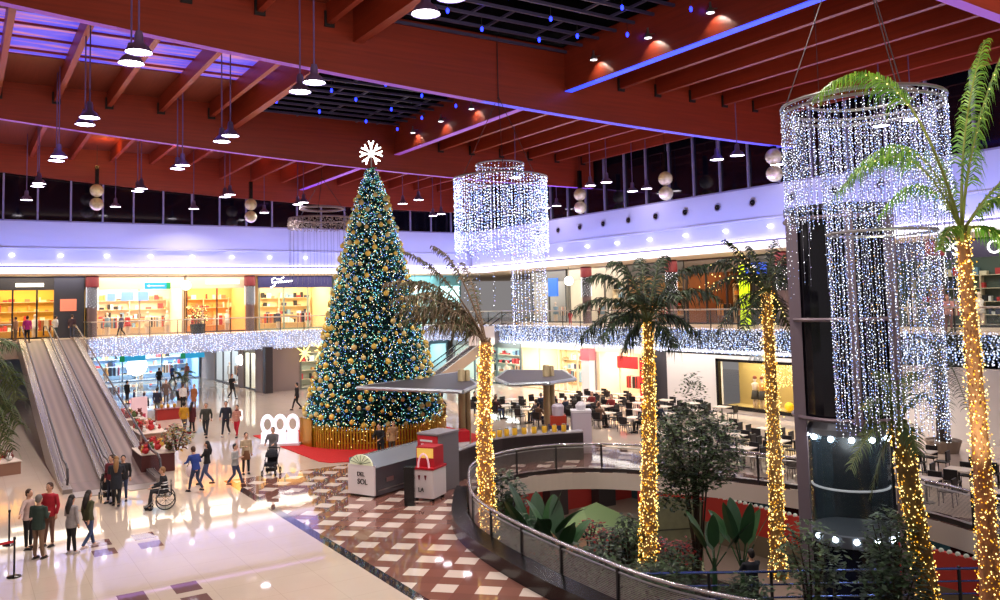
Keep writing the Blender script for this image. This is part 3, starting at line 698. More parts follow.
# ---------------------------------------------------------------- moving walks on the left
def walk(x0, label, y0=35.6, y1=64.9):
    x1 = x0+1.75
    t = thing('moving_walk', (x0, y0, 0), 0, label, 'moving walkway', 'pair of inclined moving walks on the left')
    L = y1-y0; H = 4.8
    def prof(y, f=0):   # height along
        s_ = min(max((y-1.2)/(L-2.4), 0), 1); return H*s_
    ys = [-.6, 0, 1.2]+[1.2+(L-2.4)*k/10 for k in range(1, 10)]+[L-1.2, L+.6]
    b = MB()
    for a, c in zip(ys[:-1], ys[1:]):
        b.add([(.32, a, prof(a)+.03), (1.43, a, prof(a)+.03), (1.43, c, prof(c)+.03), (.32, c, prof(c)+.03)], [(0, 1, 2, 3)])
    m = mat('walk_treads', (128, 108, 104), .45, .2)
    if not m.get('done'):
        m['done'] = 1; nt = m.node_tree; bs = nt.nodes['Principled BSDF']; tc = nt.nodes.new('ShaderNodeTexCoord'); wv = nt.nodes.new('ShaderNodeTexWave')
        wv.bands_direction = 'X'; wv.inputs['Scale'].default_value = .9; nt.links.new(tc.outputs['Object'], wv.inputs['Vector'])
        nt.links.new(mixc(nt, wv.outputs['Fac'], lin((104, 84, 79)), lin((130, 107, 100))), bs.inputs['Base Color'])
    b.build('belt', m, t)
    sideP = []
    b = MB()
    for a, c in zip(ys[:-1], ys[1:]):
        for xa, xb in ((0, .32), (1.43, 1.75)):
            zt0, zt1 = prof(a)+.16, prof(c)+.16
            zb0, zb1 = max(0, prof(a)-.9), max(0, prof(c)-.9)
            v = [(xa, a, zb0), (xb, a, zb0), (xb, a, zt0), (xa, a, zt0), (xa, c, zb1), (xb, c, zb1), (xb, c, zt1), (xa, c, zt1)]
            b.add(v, [(0, 1, 2, 3), (5, 4, 7, 6), (0, 3, 7, 4), (1, 5, 6, 2), (2, 6, 7, 3), (0, 4, 5, 1)])
    b.build('skirt', mat('skirt_steel', (150, 138, 132), .3, .6), t)
    for xq in (.05, .27, 1.48, 1.7):
        MB().tube([(xq, a, prof(a)+.175) for a in ys[1:]], .018, 5).build('steel_line', mat('rail_bright', (200, 196, 200), .25, .8), t)
    for xc, s_ in ((.16, 0), (1.59, 1)):
        g = MB(); hr = MB(); pts = []
        for a in ys[1:]: pts.append((xc, a, prof(a)+1.0))
        top = [(xc, -.45, .3), (xc, -.6, .6), (xc, -.45, .88)]+pts+[(xc, L+.75, H+.85), (xc, L+.8, H+.6), (xc, L+.7, H+.35)]
        hr.tube(top, .045, 6); hr.build('handrail', mat('handrail_rubber', (44, 38, 46), .35), t)
        for a, c in zip(ys[:-1], ys[1:]):
            g.add([(xc, a, prof(a)+.16), (xc, c, prof(c)+.16), (xc, c, prof(c)+.96), (xc, a, prof(a)+.96)], [(0, 1, 2, 3)])
        g.build('glass_panel', glass('walk_glass', (160, 165, 185), .22), t)
        e = MB(); e.tube([(xc, p[1], p[2]-.06) for p in pts], .022, 4); e.build('edge_trim', mat('rail_bright', (200, 196, 200), .25, .8), t)
    b = MB()
    for a, c in zip(ys[:-1], ys[1:]):
        z0, z1 = max(0, prof(a)-.9), max(0, prof(c)-.9)
        b.add([(0, a, z0), (1.75, a, z0), (1.75, c, z1), (0, c, z1)], [(0, 3, 2, 1)])
    b.build('truss_underside', mat('underside_grey', (120, 112, 112), .6), t)
    MB().box(.32, -1.6, 0, 1.43, -.55, .025).build('comb_plate', mat('comb_steel', (180, 170, 160), .3, .6), t)
walk(3.3, 'left inclined moving walk rising to the upper floor'); walk(5.1, 'right inclined moving walk rising to the upper floor beside the fair stalls')
area((5, 50, 9.0), (0, -.1, -1), 4, 26, 100, (1, .86, .82))

# second escalator behind the tree
a = at(420, 368, Y=58.5); c = at(474, 326, Y=58.5)
t = thing('escalator', (a.x-1.5, 58, 0), 0, 'escalator climbing to the right behind the christmas tree', 'escalator')
x0 = 0; x1 = 10.6
def sl(x): return 4.8*min(max((x-1.2)/(x1-2.4), 0), 1)
for k, yo in enumerate((0, 1.1)):
    g = MB(); hr = MB(); xs_ = [0, 1.2, 5, x1-1.2, x1]
    for p, q in zip(xs_[:-1], xs_[1:]):
        g.add([(p, yo, sl(p)+.1), (q, yo, sl(q)+.1), (q, yo, sl(q)+.95), (p, yo, sl(p)+.95)], [(0, 1, 2, 3)])
        hr.use(mat('skirt_steel', (150, 138, 132), .3, .6)); v = [(p, yo-.12, max(0, sl(p)-.8)), (q, yo-.12, max(0, sl(q)-.8)), (q, yo-.12, sl(q)+.15), (p, yo-.12, sl(p)+.15), (p, yo+.12, max(0, sl(p)-.8)), (q, yo+.12, max(0, sl(q)-.8)), (q, yo+.12, sl(q)+.15), (p, yo+.12, sl(p)+.15)]
        hr.add(v, [(0, 1, 2, 3), (4, 7, 6, 5), (3, 2, 6, 7), (0, 4, 5, 1)])
    g.build('glass_panel', glass('walk_glass', (160, 165, 185), .22), t); hr.build('skirt', None, t)
    MB().tube([(p, yo, sl(p)+1.0) for p in xs_], .05, 6).build('handrail', BLACK, t)
b = MB()
for k in range(26):
    x = 1.2+k*(x1-2.4)/26; b.box(x, .12, sl(x)-.2, x+.33, .98, sl(x)+.05)
b.build('steps', mat('step_grey', (120, 116, 116), .5, .3), t)
b = MB(); b.add([(0, 1.3, 0), (x1, 1.3, 0), (x1, 1.3, 3.6), (6, 1.3, 3.6)], [(0, 1, 2, 3)]); 
tag(MB().box(-1.2, -.05, 0, 1.2, .05, 1.5).build('hanging_banner', mat('banner_white', (232, 224, 222), .6), None, (at(464, 340, Y=60).x, 57.2, 3.3)), 'white banner beside the top of the escalator', 'banner')

# ================================================================ pendant lamps
def lamp_mesh():
    root = thing('pendant_lamp', (0, 0, 14), 0, 'bell shaped pendant lamp', 'pendant lamp')
    MB().lathe([(.37, 0), (.36, .05), (.25, .2), (.13, .3), (.12, .5), (.09, .62)], 0, 0, 18, False).build('shade', mat('lamp_shade_violet', (120, 108, 160), .35, .5), root, smooth=True)
    MB().lathe([(.345, .02), (.345, .045)], 0, 0, 18).build('diffuser', LLAMP, root)
    MB().tube([(0, 0, .6), (0, 0, 4.38)], .028, 6).build('stem', mat('stem_violet', (110, 92, 150), .4, .4), root)
    return root
L0 = lamp_mesh(); nl = 0
lx = {3.95: 'over the moving walks', 9.55: 'over the passage end of the plain floor', 14.4: 'near the left side of the christmas tree', 20.0: 'beyond the christmas tree', 33.9: 'in the inner row at the right', 40.0: 'close to the right windows'}
slots = [(4.15, 26.3), (4.15, 25.05), (4.0, 35.87), (4.0, 34.5), (9.55, 37.0), (9.55, 35.6), (3.8, 43.9), (3.8, 45.1), (3.65, 53.5), (3.65, 54.7), (3.5, 61.5), (9.05, 53.5), (9.05, 54.7), (9.05, 63.4), (9.4, 45.2), (9.4, 44.0),
         (14.2, 62.8), (14.5, 54.2), (14.5, 55.4), (19.6, 63.5), (20.2, 56.4), (20.2, 57.6), (9.65, 27.2), (9.65, 25.85), (9.8, 18.3), (9.8, 17.0), (33.0, 61.0), (33.0, 59.6), (33.0, 56.5), (38.6, 52.7), (38.6, 51.3),
         (33.9, 41.4), (33.9, 39.8), (38.4, 42.4), (38.4, 41.0), (33.9, 30.7), (33.9, 29.3), (33.9, 21.2), (33.9, 19.8), (38.4, 30.4), (4.1, 17.0), (4.1, 16), (27.5, 40.5), (27.0, 54.5), (27.0, 52)]
for i, (x, y) in enumerate(slots):
    o = L0 if i == 0 else copy_tree(L0)
    o.location = (x, y, 14)
    
    o['label'] = 'violet grey bell pendant lamp hanging from the red timber roof'; o['group'] = 'pendant lamps under the timber roof'
# light that the pendants throw down (one lamp for most pairs, a few where no pendant hangs)
for (x, y) in [(4, 26), (4, 17), (9.6, 36), (9.6, 26), (9.6, 17.5), (4, 36), (9.4, 45), (3.8, 44.5), (9.05, 54), (3.7, 54), (14.4, 55), (14.2, 63), (20, 57), (27.3, 41), (27, 53), (33.9, 41), (33.9, 30), (33.9, 20.5), (33, 60), (15, 22), (15, 12), (22, 24), (28, 32), (22, 34)]:
    area((x, y, 13.8), (0, 0, -1), .7, .7, 275, (1, .90, .82), 2.5, True)
# wall-washer spots on the girder
def spot(x, y, z, label):
    t = thing('girder_spotlight', (x, y, z), 0, label, 'spotlight', 'small spotlights on the roof girder')
    MB().lathe([(.16, -.12), (.13, .0), (.05, .12), (.04, .3)], 0, 0, 12, False).build('housing', STEEL, t, smooth=True)
    MB().lathe([(.14, -.11), (.14, -.09)], 0, 0, 12).build('lens', mat('spot_glow', (255, 255, 255), .4, emit=4), t)
    MB().tube([(0, 0, .05), (.36, 0, .12)], .025, 6).build('bracket', STEEL, t)
    l = bpy.data.lights.new('spot_light', 'SPOT'); l.energy = 75; l.spot_size = 1.9; l.color = (1, .95, .8); l.shadow_soft_size = .06
    o = bpy.data.objects.new('spot_light', l); COL.objects.link(o); o.location = (x, y, z-.12); o.rotation_euler = Vector((.55, 0, -1)).to_track_quat('-Z', 'Y').to_euler()
for y, a_ in ((27.4, 'nearest beam crossing in the front rooflight'), (24.0, 'middle of the front rooflight'), (20.7, 'outer end of the front rooflight'), (37.7, 'outer end of the rear rooflight'), (41.1, 'middle of the rear rooflight'), (44.6, 'far end of the rear rooflight')):
    spot(22.85, y, 17.15, 'small round spotlight washing the red girder at the '+a_)
# blue bulbs hanging in the roof lights
BB = [(18.8, 33.5), (22.6, 34.4), (21.1, 26.4), (22.8, 25.2), (20, 27.8), (18.9, 25.6), (22.9, 21.7), (15.0, 26.2), (15.5, 38.8), (17.3, 40.1), (16.6, 43.6), (19.9, 44.8), (17.4, 36.9), (19.9, 41.3), (20, 38), (22.4, 42.3), (22.7, 39.1), (22.5, 45.9), (17.2, 28), (16.2, 23.5), (20.5, 22.6), (14.8, 33.5), (18.2, 20.5), (21.3, 18.6), (15.5, 19.6), (13.8, 42)]
o0 = None
for x, y in BB:
    y_ = 13.65 if y < 30 else 31.05; y = y_+1.15*round((y-y_)/1.15)
    if o0 is None:
        o0 = thing('blue_bulb', (x, y, 17.5), 0, 'tiny glowing blue bulb hanging inside a dark rooflight', 'light bulb', 'blue bulbs in the rooflights')
        MB().ball((0, 0, 0), .062, 10, 8, 1.7).build('bulb', mat('bulb_blue', (40, 60, 255), .4, emit=7, ecol=(28, 42, 255)), o0, smooth=True)
        MB().tube([(0, 0, .13), (0, 0, .55)], .012, 4).build('cord', WIRE, o0)
        o = o0
    else: o = copy_tree(o0)
    o.location = (x, y, 17.5)
# twin glass balls by the clerestory
def twin(x, y, z, label):
    t = thing('twin_ball_ornament', (x, y, z), 0, label, 'hanging ornament', 'pairs of glass balls before the high windows')
    m = mat('glass_ball', (236, 226, 176), .1, .1, noise=.25, nscale=4)
    MB().ball((0, 0, .45), .46, 16, 10).build('upper_ball', m, t, smooth=True)
    MB().ball((0, 0, -.5), .46, 16, 10).build('lower_ball', m, t, smooth=True)
    MB().box(-.12, -.12, .92, .12, .12, 2.2).build('black_mount', BLACK, t); MB().tube([(0, 0, 2.2), (0, 0, 18.36-z)], .015, 5).build('cord', WIRE, t)
for x, y, z, lb in [(7.9, 63.8, 14.7, 'pair of glass balls left of the cream shop, before the back windows'), (18.65, 63.8, 14.2, 'pair of glass balls above the navy sign shop'),
                    (37.9, 47.5, 13.95, 'pair of glass balls on the right windows nearest the corner'), (37.9, 38.7, 13.9, 'pair of glass balls in the middle of the right windows'), (37.9, 30.2, 13.95, 'pair of glass balls beside the tall curtain of lights')]:
    twin(x, y, z, lb)

# ================================================================ light curtains (ring chandeliers)
rc = random.Random(9)
def ring(t, c, r, z, m, name='ring', h=.06, n=36, tr=.035):
    pts = [(c[0]+r*math.cos(2*PI*k/n), c[1]+r*math.sin(2*PI*k/n), z) for k in range(n+1)]
    MB().tube(pts, tr, 6, False).build(name, m, t)
def curtain(b, wb, c, r, ztop, zbot, ns, dz, br, a0=0, a1=2*PI, warm=0):
    for i in range(ns):
        a = a0+(a1-a0)*i/ns+rc.uniform(-.01, .01); x, y = c[0]+r*math.cos(a), c[1]+r*math.sin(a)
        zb_ = zbot(a)+rc.uniform(-.25, .25) if callable(zbot) else zbot+rc.uniform(-.25, .25)
        wb.tube([(x, y, ztop), (x, y, zb_)], .005, 3, False)
        z = ztop-rc.uniform(0, dz)
        while z > zb_:
            q = rc.random(); b.use(LAMBER if (q < .035 and z < -3.2) else LWHITE if q < .55 else LCYAN2 if q < .9 else LLAV)
            b.oct((x+rc.uniform(-.02, .02), y+rc.uniform(-.02, .02), z), br*rc.uniform(.55, 1.15)); z -= dz*rc.uniform(.7, 1.4)
LLAV = mat('led_lavender', (200, 180, 255), .4, emit=2, ecol=(205, 185, 255))
def finish(t, b, wb):
    b.build('bead_curtain', None, t)['kind'] = 'stuff'; wb.build('wires', mat('grey_wire', (120, 118, 140), .4), t)['kind'] = 'stuff'
# front right one
t = thing('ring_chandelier', (16.25, 10.6, 10.75), 0, 'large cascading ring chandelier of white string lights in front of the lift', 'chandelier')
ring(t, (0, 0), 1.64, 0, STEEL); ring(t, (0, .0), 1.62, -.14, STEEL, 'inner_ring'); ring(t, (0, 0), 1.1, .1, STEEL, 'inner_ring')
for a in (0, 2.1, 4.2): MB().tube([(1.6*math.cos(a), 1.6*math.sin(a), 0), (0, 0, 4.2)], .012, 5).build('suspension_wire', WIRE, t)
MB().tube([(0, 0, 4.2), (0, 0, 7.6)], .015, 5).build('suspension_wire', WIRE, t)
b = MB(); wb = MB()
curtain(b, wb, (0, 0), 1.64, -.05, -2.6, 84, .06, .0115)
curtain(b, wb, (0, 0), 1.42, -.1, -2.5, 50, .07, .011)
curtain(b, wb, (.3, -.12), 1.08, -.1, -7.0, 52, .065, .0115)
curtain(b, wb, (.28, -.1), .8, -.3, -6.7, 26, .075, .0115)
curtain(b, wb, (0, 0), 1.64, -2.5, -4.4, 20, .1, .0105, -PI*.9, 0)
curtain(b, wb, (0, 0), 1.64, -2.5, -4.0, 10, .2, .0105, PI*.1, PI)
finish(t, b, wb); ring(t, (.3, -.12), 1.08, -2.8, STEEL, 'lower_ring')
# middle one
t = thing('ring_chandelier', (19.5, 29.9, 12.0), 0, 'round chandelier of white string lights hanging right of the christmas tree', 'chandelier')
ring(t, (0, 0), 2.02, 0, STEEL); ring(t, (0, 0), 1.02, .62, STEEL, 'top_ring')
for a in (0, 2.1, 4.2): MB().tube([(2*math.cos(a), 2*math.sin(a), 0), (0, 0, 3.6)], .014, 5).build('suspension_wire', WIRE, t)
MB().tube([(0, 0, 3.6), (0, 0, 6.3)], .02, 5).build('suspension_wire', WIRE, t)
b = MB(); wb = MB()
curtain(b, wb, (0, 0), 1.02, .62, .05, 40, .12, .024); curtain(b, wb, (0, 0), 2.0, 0, -3.2, 88, .11, .028); curtain(b, wb, (0, 0), 1.8, 0, -3.1, 60, .14, .026)
curtain(b, wb, (1.1, -.4), .72, -3.0, -7.0, 26, .12, .024)
curtain(b, wb, (0, 0), 1.9, -3.2, -5.4, 16, .28, .022)
finish(t, b, wb)
# unlit one behind the tree
t = thing('ring_chandelier', (21.6, 56.5, 12.9), 0, 'unlit grey ring chandelier left of the tree near the high back windows', 'chandelier')
ring(t, (0, 0), 2.3, 0, mat('dull_ring', (150, 136, 146), .6), tr=.08); ring(t, (0, 0), 1.5, .75, mat('dull_ring', (150, 136, 146), .6), 'top_ring', tr=.1)
for a in (0, 2.1, 4.2): MB().tube([(2.2*math.cos(a), 2.2*math.sin(a), 0), (0, 0, 3), (0, 0, 5.46)], .02, 5).build('suspension_wire', WIRE, t)
b = MB().use(mat('dull_beads', (170, 158, 160), .5)); wb = MB().use(mat('grey_wire', (120, 118, 140), .4))
for k in range(90):
    a = 2*PI*k/90
    for j in range(7): b.oct((2.3*math.cos(a)+rc.uniform(-.1, .1), 2.3*math.sin(a)+rc.uniform(-.1, .1), -.1*j-rc.random()*.1), .06)
    if k % 3 == 0: wb.tube([(2.3*math.cos(a), 2.3*math.sin(a), 0), (2.3*math.cos(a), 2.3*math.sin(a), -4.6)], .012, 3, False)
b.build('bead_fringe', None, t)['kind'] = 'stuff'; wb.build('wires', None, t)['kind'] = 'stuff'
# hanging strand column at the far right
t = thing('light_strand_column', (24.6, 17.6, 8.9), 0, 'narrow column of hanging white light strands right of the lift', 'string lights')
b = MB(); wb = MB(); curtain(b, wb, (0, 0), .45, 0, -4.2, 22, .12, .02); ring(t, (0, 0), .45, 0, STEEL); finish(t, b, wb)
MB().tube([(0, 0, 0), (0, 0, 7.9)], .012, 4).build('suspension_wire', WIRE, t)

# ================================================================ christmas tree
TX, TY = 17.75, 39.4

PR = [(.75, 3.15), (1.4, 3.38), (3.3, 2.85), (6.7, 2.1), (10.2, 1.27), (12.7, .58), (13.85, .12)]
def _tr(z):
    for (z0, r0), (z1, r1) in zip(PR[:-1], PR[1:]):
        if z <= z1: return r0+(r1-r0)*max(0, (z-z0))/(z1-z0)
    return .1
t = thing('christmas_tree', (TX, TY, 0), 0, 'giant conical christmas tree with gold baubles and coloured lights', 'christmas tree')
MB().lathe([(.35, 0), (.3, 1.3)], 0, 0, 14).build('trunk', mat('trunk_brown', (70, 50, 38), .8), t)
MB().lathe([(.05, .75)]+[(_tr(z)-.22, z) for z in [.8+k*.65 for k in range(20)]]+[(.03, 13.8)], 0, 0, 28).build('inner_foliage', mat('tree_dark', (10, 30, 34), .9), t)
rt = random.Random(11)
GRN = [mat('needle_a', (34, 92, 84), .75), mat('needle_b', (56, 118, 92), .75), mat('needle_c', (28, 68, 86), .75)]
b = MB()
def randz():
    while True:
        z = rt.uniform(.8, 13.75)
        if rt.random() < _tr(z)/3.2+.05: return z
for k in range(19000):
    z = randz(); a = rt.uniform(0, 2*PI); r0 = _tr(z)-.2; d = Vector((math.cos(a), math.sin(a), rt.uniform(-.5, .4))); s_ = Vector((-math.sin(a), math.cos(a), 0))
    p = Vector((r0*math.cos(a), r0*math.sin(a), z)); L = rt.uniform(.16, .36); w_ = rt.uniform(.03, .07); q = s_*rt.uniform(-.12, .12)
    b.use(GRN[k % 3]); up = Vector((0, 0, w_))
    b.add([p-s_*w_, p+s_*w_, p+d*L+q, p+up, p-up], [(0, 1, 2), (3, 4, 2)])
b.build('needles', None, t)['kind'] = 'stuff'
ls = [mat('led_tree_white', (235, 245, 245), .4, emit=2.6), mat('led_tree_cyan', (120, 220, 235), .4, emit=2.4, ecol=(120, 214, 230)), mat('led_tree_blue', (110, 150, 255), .4, emit=2, ecol=(110, 150, 245)), mat('led_tree_green', (150, 240, 190), .4, emit=1.8, ecol=(150, 225, 180)), mat('led_tree_warm', (255, 225, 150), .4, emit=2.4, ecol=(250, 222, 140))]
b = MB()
for k in range(15000):
    z = randz(); a = rt.uniform(0, 2*PI); r0 = _tr(z)+rt.uniform(-.08, .12)
    if z < 7 and rt.random() < .22: continue
    b.use(rt.choices(ls, (1.4, 2.6, 2.6, 2.2, 2.6))[0]); b.oct((r0*math.cos(a), r0*math.sin(a), z), rt.uniform(.012, .026))
b.build('tree_lights', None, t)['kind'] = 'stuff'; tree = t
# snowflake star
t = thing('snowflake_star', (TX, TY, 14.5), -YAW, 'glowing white snowflake star on top of the christmas tree', 'star')
STAR = mat('star_glow', (255, 255, 255), .4, emit=4.5, ecol=(255, 255, 245))
MB().ball((0, 0, 0), .16, 10, 7).build('hub', STAR, t)
MB().tube([(0, 0, -.1), (0, 0, -.95)], .03).build('spike', STEEL, t)
for k in range(8):
    if k == 6: continue
    a = k*PI/4; L = .62 if k != 2 else .72
    if k in (5, 7): a += .12*(1 if k == 5 else -1)
    b = MB(); d = Vector((math.cos(a), 0, math.sin(a))); n_ = Vector((-math.sin(a), 0, math.cos(a)))
    b.tube([d*.08, d*L*.8], [.035, .05], 8)
    for s_ in (-1, 1): b.tube([d*L*.45, d*L*.95+n_*.13*s_], [.045, .035], 8)
    b.build('arm', STAR, t)
# baubles
bm_ = [mat('bauble_gold', (255, 214, 100), .28, .15), mat('bauble_matte', (240, 212, 136), .45, .1)]
proto = []
for m in bm_:
    t = thing('gold_bauble', (0, 0, 0), 0, 'gold bauble on the christmas tree', 'bauble')
    MB().ball((0, 0, 0), .15, 12, 8).build('ball', m, t, smooth=True)
    MB().lathe([(.035, .14), (.035, .19)], 0, 0, 6).build('cap', GOLD, t)
    proto.append(t)
far = MB(); cnt = 0; camd = math.atan2(-TY, -TX)
golden = PI*(3-math.sqrt(5)); k = 0; placed = []
while cnt < 285 and k < 40000:
    k += 1
    z = 1.0+ (rt.random()**1.15)*11.3; a = rt.uniform(-PI, PI)
    if rt.random() > (_tr(z)/3.2)**.8: continue
    r0 = _tr(z)+.12; p = Vector((r0*math.cos(a), r0*math.sin(a), z))
    if any((p-q).length < .4 for q in placed): continue
    placed.append(p)
    facing = math.cos(a-camd)
    if facing > -.12:
        if cnt < 2: o = proto[cnt]
        else: o = copy_tree(proto[cnt % 2])
        o.location = (TX+p.x, TY+p.y, p.z); s_ = rt.choice((.42, .55, .7, .8, .92)); o.scale = (s_, s_, s_)
        o['label'] = 'gold bauble hanging on the big christmas tree'; o['group'] = 'gold baubles on the christmas tree'; cnt += 1
    else: far.ball((p.x, p.y, p.z), .14, 8, 6)
far.build('rear_baubles', bm_[0], tree, smooth=True)['kind'] = 'stuff'
# gold fence around it
t = thing('picket_fence', (TX, TY, 0), 0, 'gold picket fence around the foot of the christmas tree', 'fence')
FP = [(-3.0, 2.9), (-3.05, 1.7), (-2.3, -.35), (-1.2, -1.35+-.7), (.4, -2.75), (2.2, -2.4), (3.5, -1.2), (3.9, .6), (3.3, 2.6), (1.2, 3.9), (-1.2, 3.9)]
FP = [(3.6*math.cos(2*PI*k/40), 3.6*math.sin(2*PI*k/40)) for k in range(41)]
b = MB()
pk = 0
for a_ in range(150):
    th = 2*PI*a_/150; x, y = 3.6*math.cos(th), 3.6*math.sin(th)
    b.boxc(x, y, .52, .035, .085, .98, th); b.add([(x-.04*math.sin(th)*-1, y-.04*math.cos(th), 1.01), (x+.04*math.sin(th)*-1, y+.04*math.cos(th), 1.01), (x, y, 1.1)], [(0, 1, 2)])
b.build('pickets', GOLD, t)['kind'] = 'stuff'
b = MB(); b.tube([(p[0]*.985, p[1]*.985, .3) for p in FP], .03, 6, False); b.tube([(p[0]*.985, p[1]*.985, .8) for p in FP], .03, 6, False); b.build('rails', GOLD, t)
for th, lb in ((PI*1.0, 0), (-.05, 1)):
    pn = MB(); pts = []
    for k in range(9):
        q = th-.22+k*.055; pts.append((3.72*math.cos(q), 3.72*math.sin(q)))
    pn.wall(pts, 0, 1.3); pn.wall([(p[0]*.98, p[1]*.98) for p in pts], 0, 1.3); pn.build('solid_panel', mat('gold_panel', (190, 132, 20), .4, .6), t)
g = MB()
for k in range(150):
    th = rt.uniform(0, 2*PI); g.oct((3.66*math.cos(th), 3.66*math.sin(th), rt.uniform(.1, 1.1)), .022)
g.build('fence_lights', LWARM, t)['kind'] = 'stuff'
# red carpet
tag(MB().prism([(13.1, 34.9), (13.4, 34.3), (14.2, 34.0), (22.0, 33.9), (22.4, 43.0), (19, 44.5), (13.0, 44.2)], .004, .035).build('red_carpet', RED), 'bright red carpet under and around the christmas tree', 'carpet')

# ================================================================ people
SKIN = [mat('skin_light', (214, 164, 136), .6), mat('skin_tan', (190, 136, 106), .6)]
def remesh(o, vs_=.016, sm=True):
    m = o.modifiers.new('Remesh', 'REMESH'); m.mode = 'VOXEL'; m.voxel_size = vs_; m.use_smooth_shade = True
    s_ = o.modifiers.new('Smooth', 'SMOOTH'); s_.iterations = 2; s_.factor = .5
def ell(b, c, rx, ry, rz, n=12, k=8):
    i0 = len(b.v); b.ball((0, 0, 0), 1, n, k)
    for i in range(i0, len(b.v)): x, y, z = b.v[i]; b.v[i] = (c[0]+x*rx, c[1]+y*ry, c[2]+z*rz)
HAIRC = {'dark': (34, 26, 24), 'brown': (70, 44, 30), 'grey': (120, 112, 108), 'blond': (150, 110, 66), 'red': (104, 48, 28)}
def person(loc, face, h, label, top, legs, hair='dark', pose='stand', arms=('down', 'down'), long_hair=False, coat=0, lean=0, skirt=None, shoes=(36, 32, 34), group=None, fem=False, seat=.45, skin=0, phase=1, hat=None, scarf=None, detail=True, turn=0):
    """a person: face = world heading of the nose (radians, 0 = +Y, positive towards +X)"""
    root = thing('person', loc, -face, label, 'person', group)
    s = h/1.75
    root.scale = (s, s, s)
    hz = .93 if pose != 'sit' else seat/s+.09
    LN = math.radians(lean)
    def T(p):                                # lean the trunk about the hips
        x, y, z = p[0], p[1], p[2]+(hz-.93)
        dz = z-hz
        return Vector((x, y+dz*math.sin(LN), hz+dz*math.cos(LN)))
    sw = .175 if fem else .2
    hip = [Vector((-.09, 0, hz-.02)), Vector((.09, 0, hz-.02))]
    if pose == 'walk':
        f_ = phase
        leg = [(hip[0], Vector((-.095, .17*f_ if f_ > 0 else .02, .5)), Vector((-.1, .27*f_, .1 if f_ > 0 else .16))),
               (hip[1], Vector((.095, -.17*f_ if f_ < 0 else .02, .5)), Vector((.1, -.27*f_, .16 if f_ > 0 else .1)))]
    elif pose == 'sit':
        leg = [(hip[0], Vector((-.12, .43, hz+.0)), Vector((-.12, .46, .1 if seat > .2 else .05))), (hip[1], Vector((.12, .43, hz+.0)), Vector((.12, .5, .1 if seat > .2 else .05)))]
    elif pose == 'crouch':
        hz = .5; hip = [Vector((-.09, -.1, hz)), Vector((.09, -.1, hz))]
        leg = [(hip[0], Vector((-.14, .3, .5)), Vector((-.12, .02, .09))), (hip[1], Vector((.14, .3, .42)), Vector((.12, -.02, .09)))]
    else:
        leg = [(hip[0], Vector((-.1, .02, .5)), Vector((-.11, .0, .09))), (hip[1], Vector((.1, .0, .5)), Vector((.12, .03, .09)))]
    body = MB(); topm = MB(); leggm = MB()
    hd = T((0, .015, 1.62))
    ell(body, hd, .078, .095, .118); ell(body, hd+Vector((0, .03, -.06)), .055, .06, .055)
    body.tube([hd+Vector((0, .09, .0)), hd+Vector((0, .118, -.025))], [.012, .017], 6)
    for q in (-1, 1): ell(body, hd+Vector((q*.08, 0, -.01)), .014, .026, .034, 6, 5)
    body.tube([T((0, -.005, 1.42)), T((0, .0, 1.56))], [.062, .052], 10)
    # trunk
    def trunk(b, g):
        tz = [(.90, .155 if not fem else .165, .105), (1.0, .15, .1), (1.12, .135 if fem else .155, .095), (1.27, .16 if fem else .185, .115), (1.38, .17 if fem else .195, .105), (1.45, .10, .075)]
        if g: tz[0] = (.86, tz[0][1]+.02, tz[0][2]+.022)
        o0 = len(b.v); n = 14
        for z, rx, ry in tz:
            for k in range(n):
                t_ = 2*PI*k/n; b.v.append(tuple(T(((rx+g)*math.cos(t_), (ry+g)*math.sin(t_), z))))
        for i in range(len(tz)-1):
            for k in range(n): b.f.append((o0+i*n+k, o0+i*n+(k+1) % n, o0+(i+1)*n+(k+1) % n, o0+(i+1)*n+k)); b.mi.append(0)
        b.f.append(tuple(o0+k for k in range(n))[::-1]); b.mi.append(0); e = o0+(len(tz)-1)*n; b.f.append(tuple(e+k for k in range(n))); b.mi.append(0)
    trunk(body, 0); trunk(topm, .018)
    if coat:
        z0 = .92-coat
        topm.lathe([(.165, z0), (.17, .93), (.15, 1.05)], 0, 0, 14) if pose != 'sit' else None
        if pose != 'sit' and topm.v:
            for i in range(len(topm.v)-42, len(topm.v)): x, y, z = topm.v[i]; topm.v[i] = (x*1.12, y*.86, z)
    for si, (q, mode) in enumerate(zip((-1, 1), arms)):
        sh = T((q*sw, 0, 1.40))
        if mode == 'down': el, wr = T((q*(sw+.06), -.02, 1.12)), T((q*(sw+.05), .04, .88))
        elif mode == 'swing': el, wr = T((q*(sw+.05), .1, 1.13)), T((q*(sw+.02), .24, .95))
        elif mode == 'back': el, wr = T((q*(sw+.05), -.14, 1.14)), T((q*(sw+.04), -.16, .9))
        elif mode == 'bent': el, wr = T((q*(sw+.06), .0, 1.13)), T((q*(sw-.08), .25, 1.18))
        elif mode == 'fwd': el, wr = T((q*(sw+.05), .16, 1.16)), T((q*(sw-.02), .42, 1.08))
        elif mode == 'hip': el, wr = T((q*(sw+.17), -.06, 1.18)), T((q*(sw-.02), .06, 1.02))
        elif mode == 'out': el, wr = T((q*(sw+.2), .05, 1.25)), T((q*(sw+.38), .12, 1.12))
        elif mode == 'table': el, wr = T((q*(sw+.08), .12, 1.14)), T((q*(sw-.06), .36, 1.12))
        elif mode == 'up': el, wr = T((q*(sw+.05), .12, 1.2)), T((q*(sw-.1), .2, 1.42))
        body.tube([sh, el, wr], [.048, .038, .026], 8); topm.tube([T((q*(sw-.06), 0, 1.39)), sh, el, wr+(el-wr)*.06], [.06, .064, .052, .04], 8)
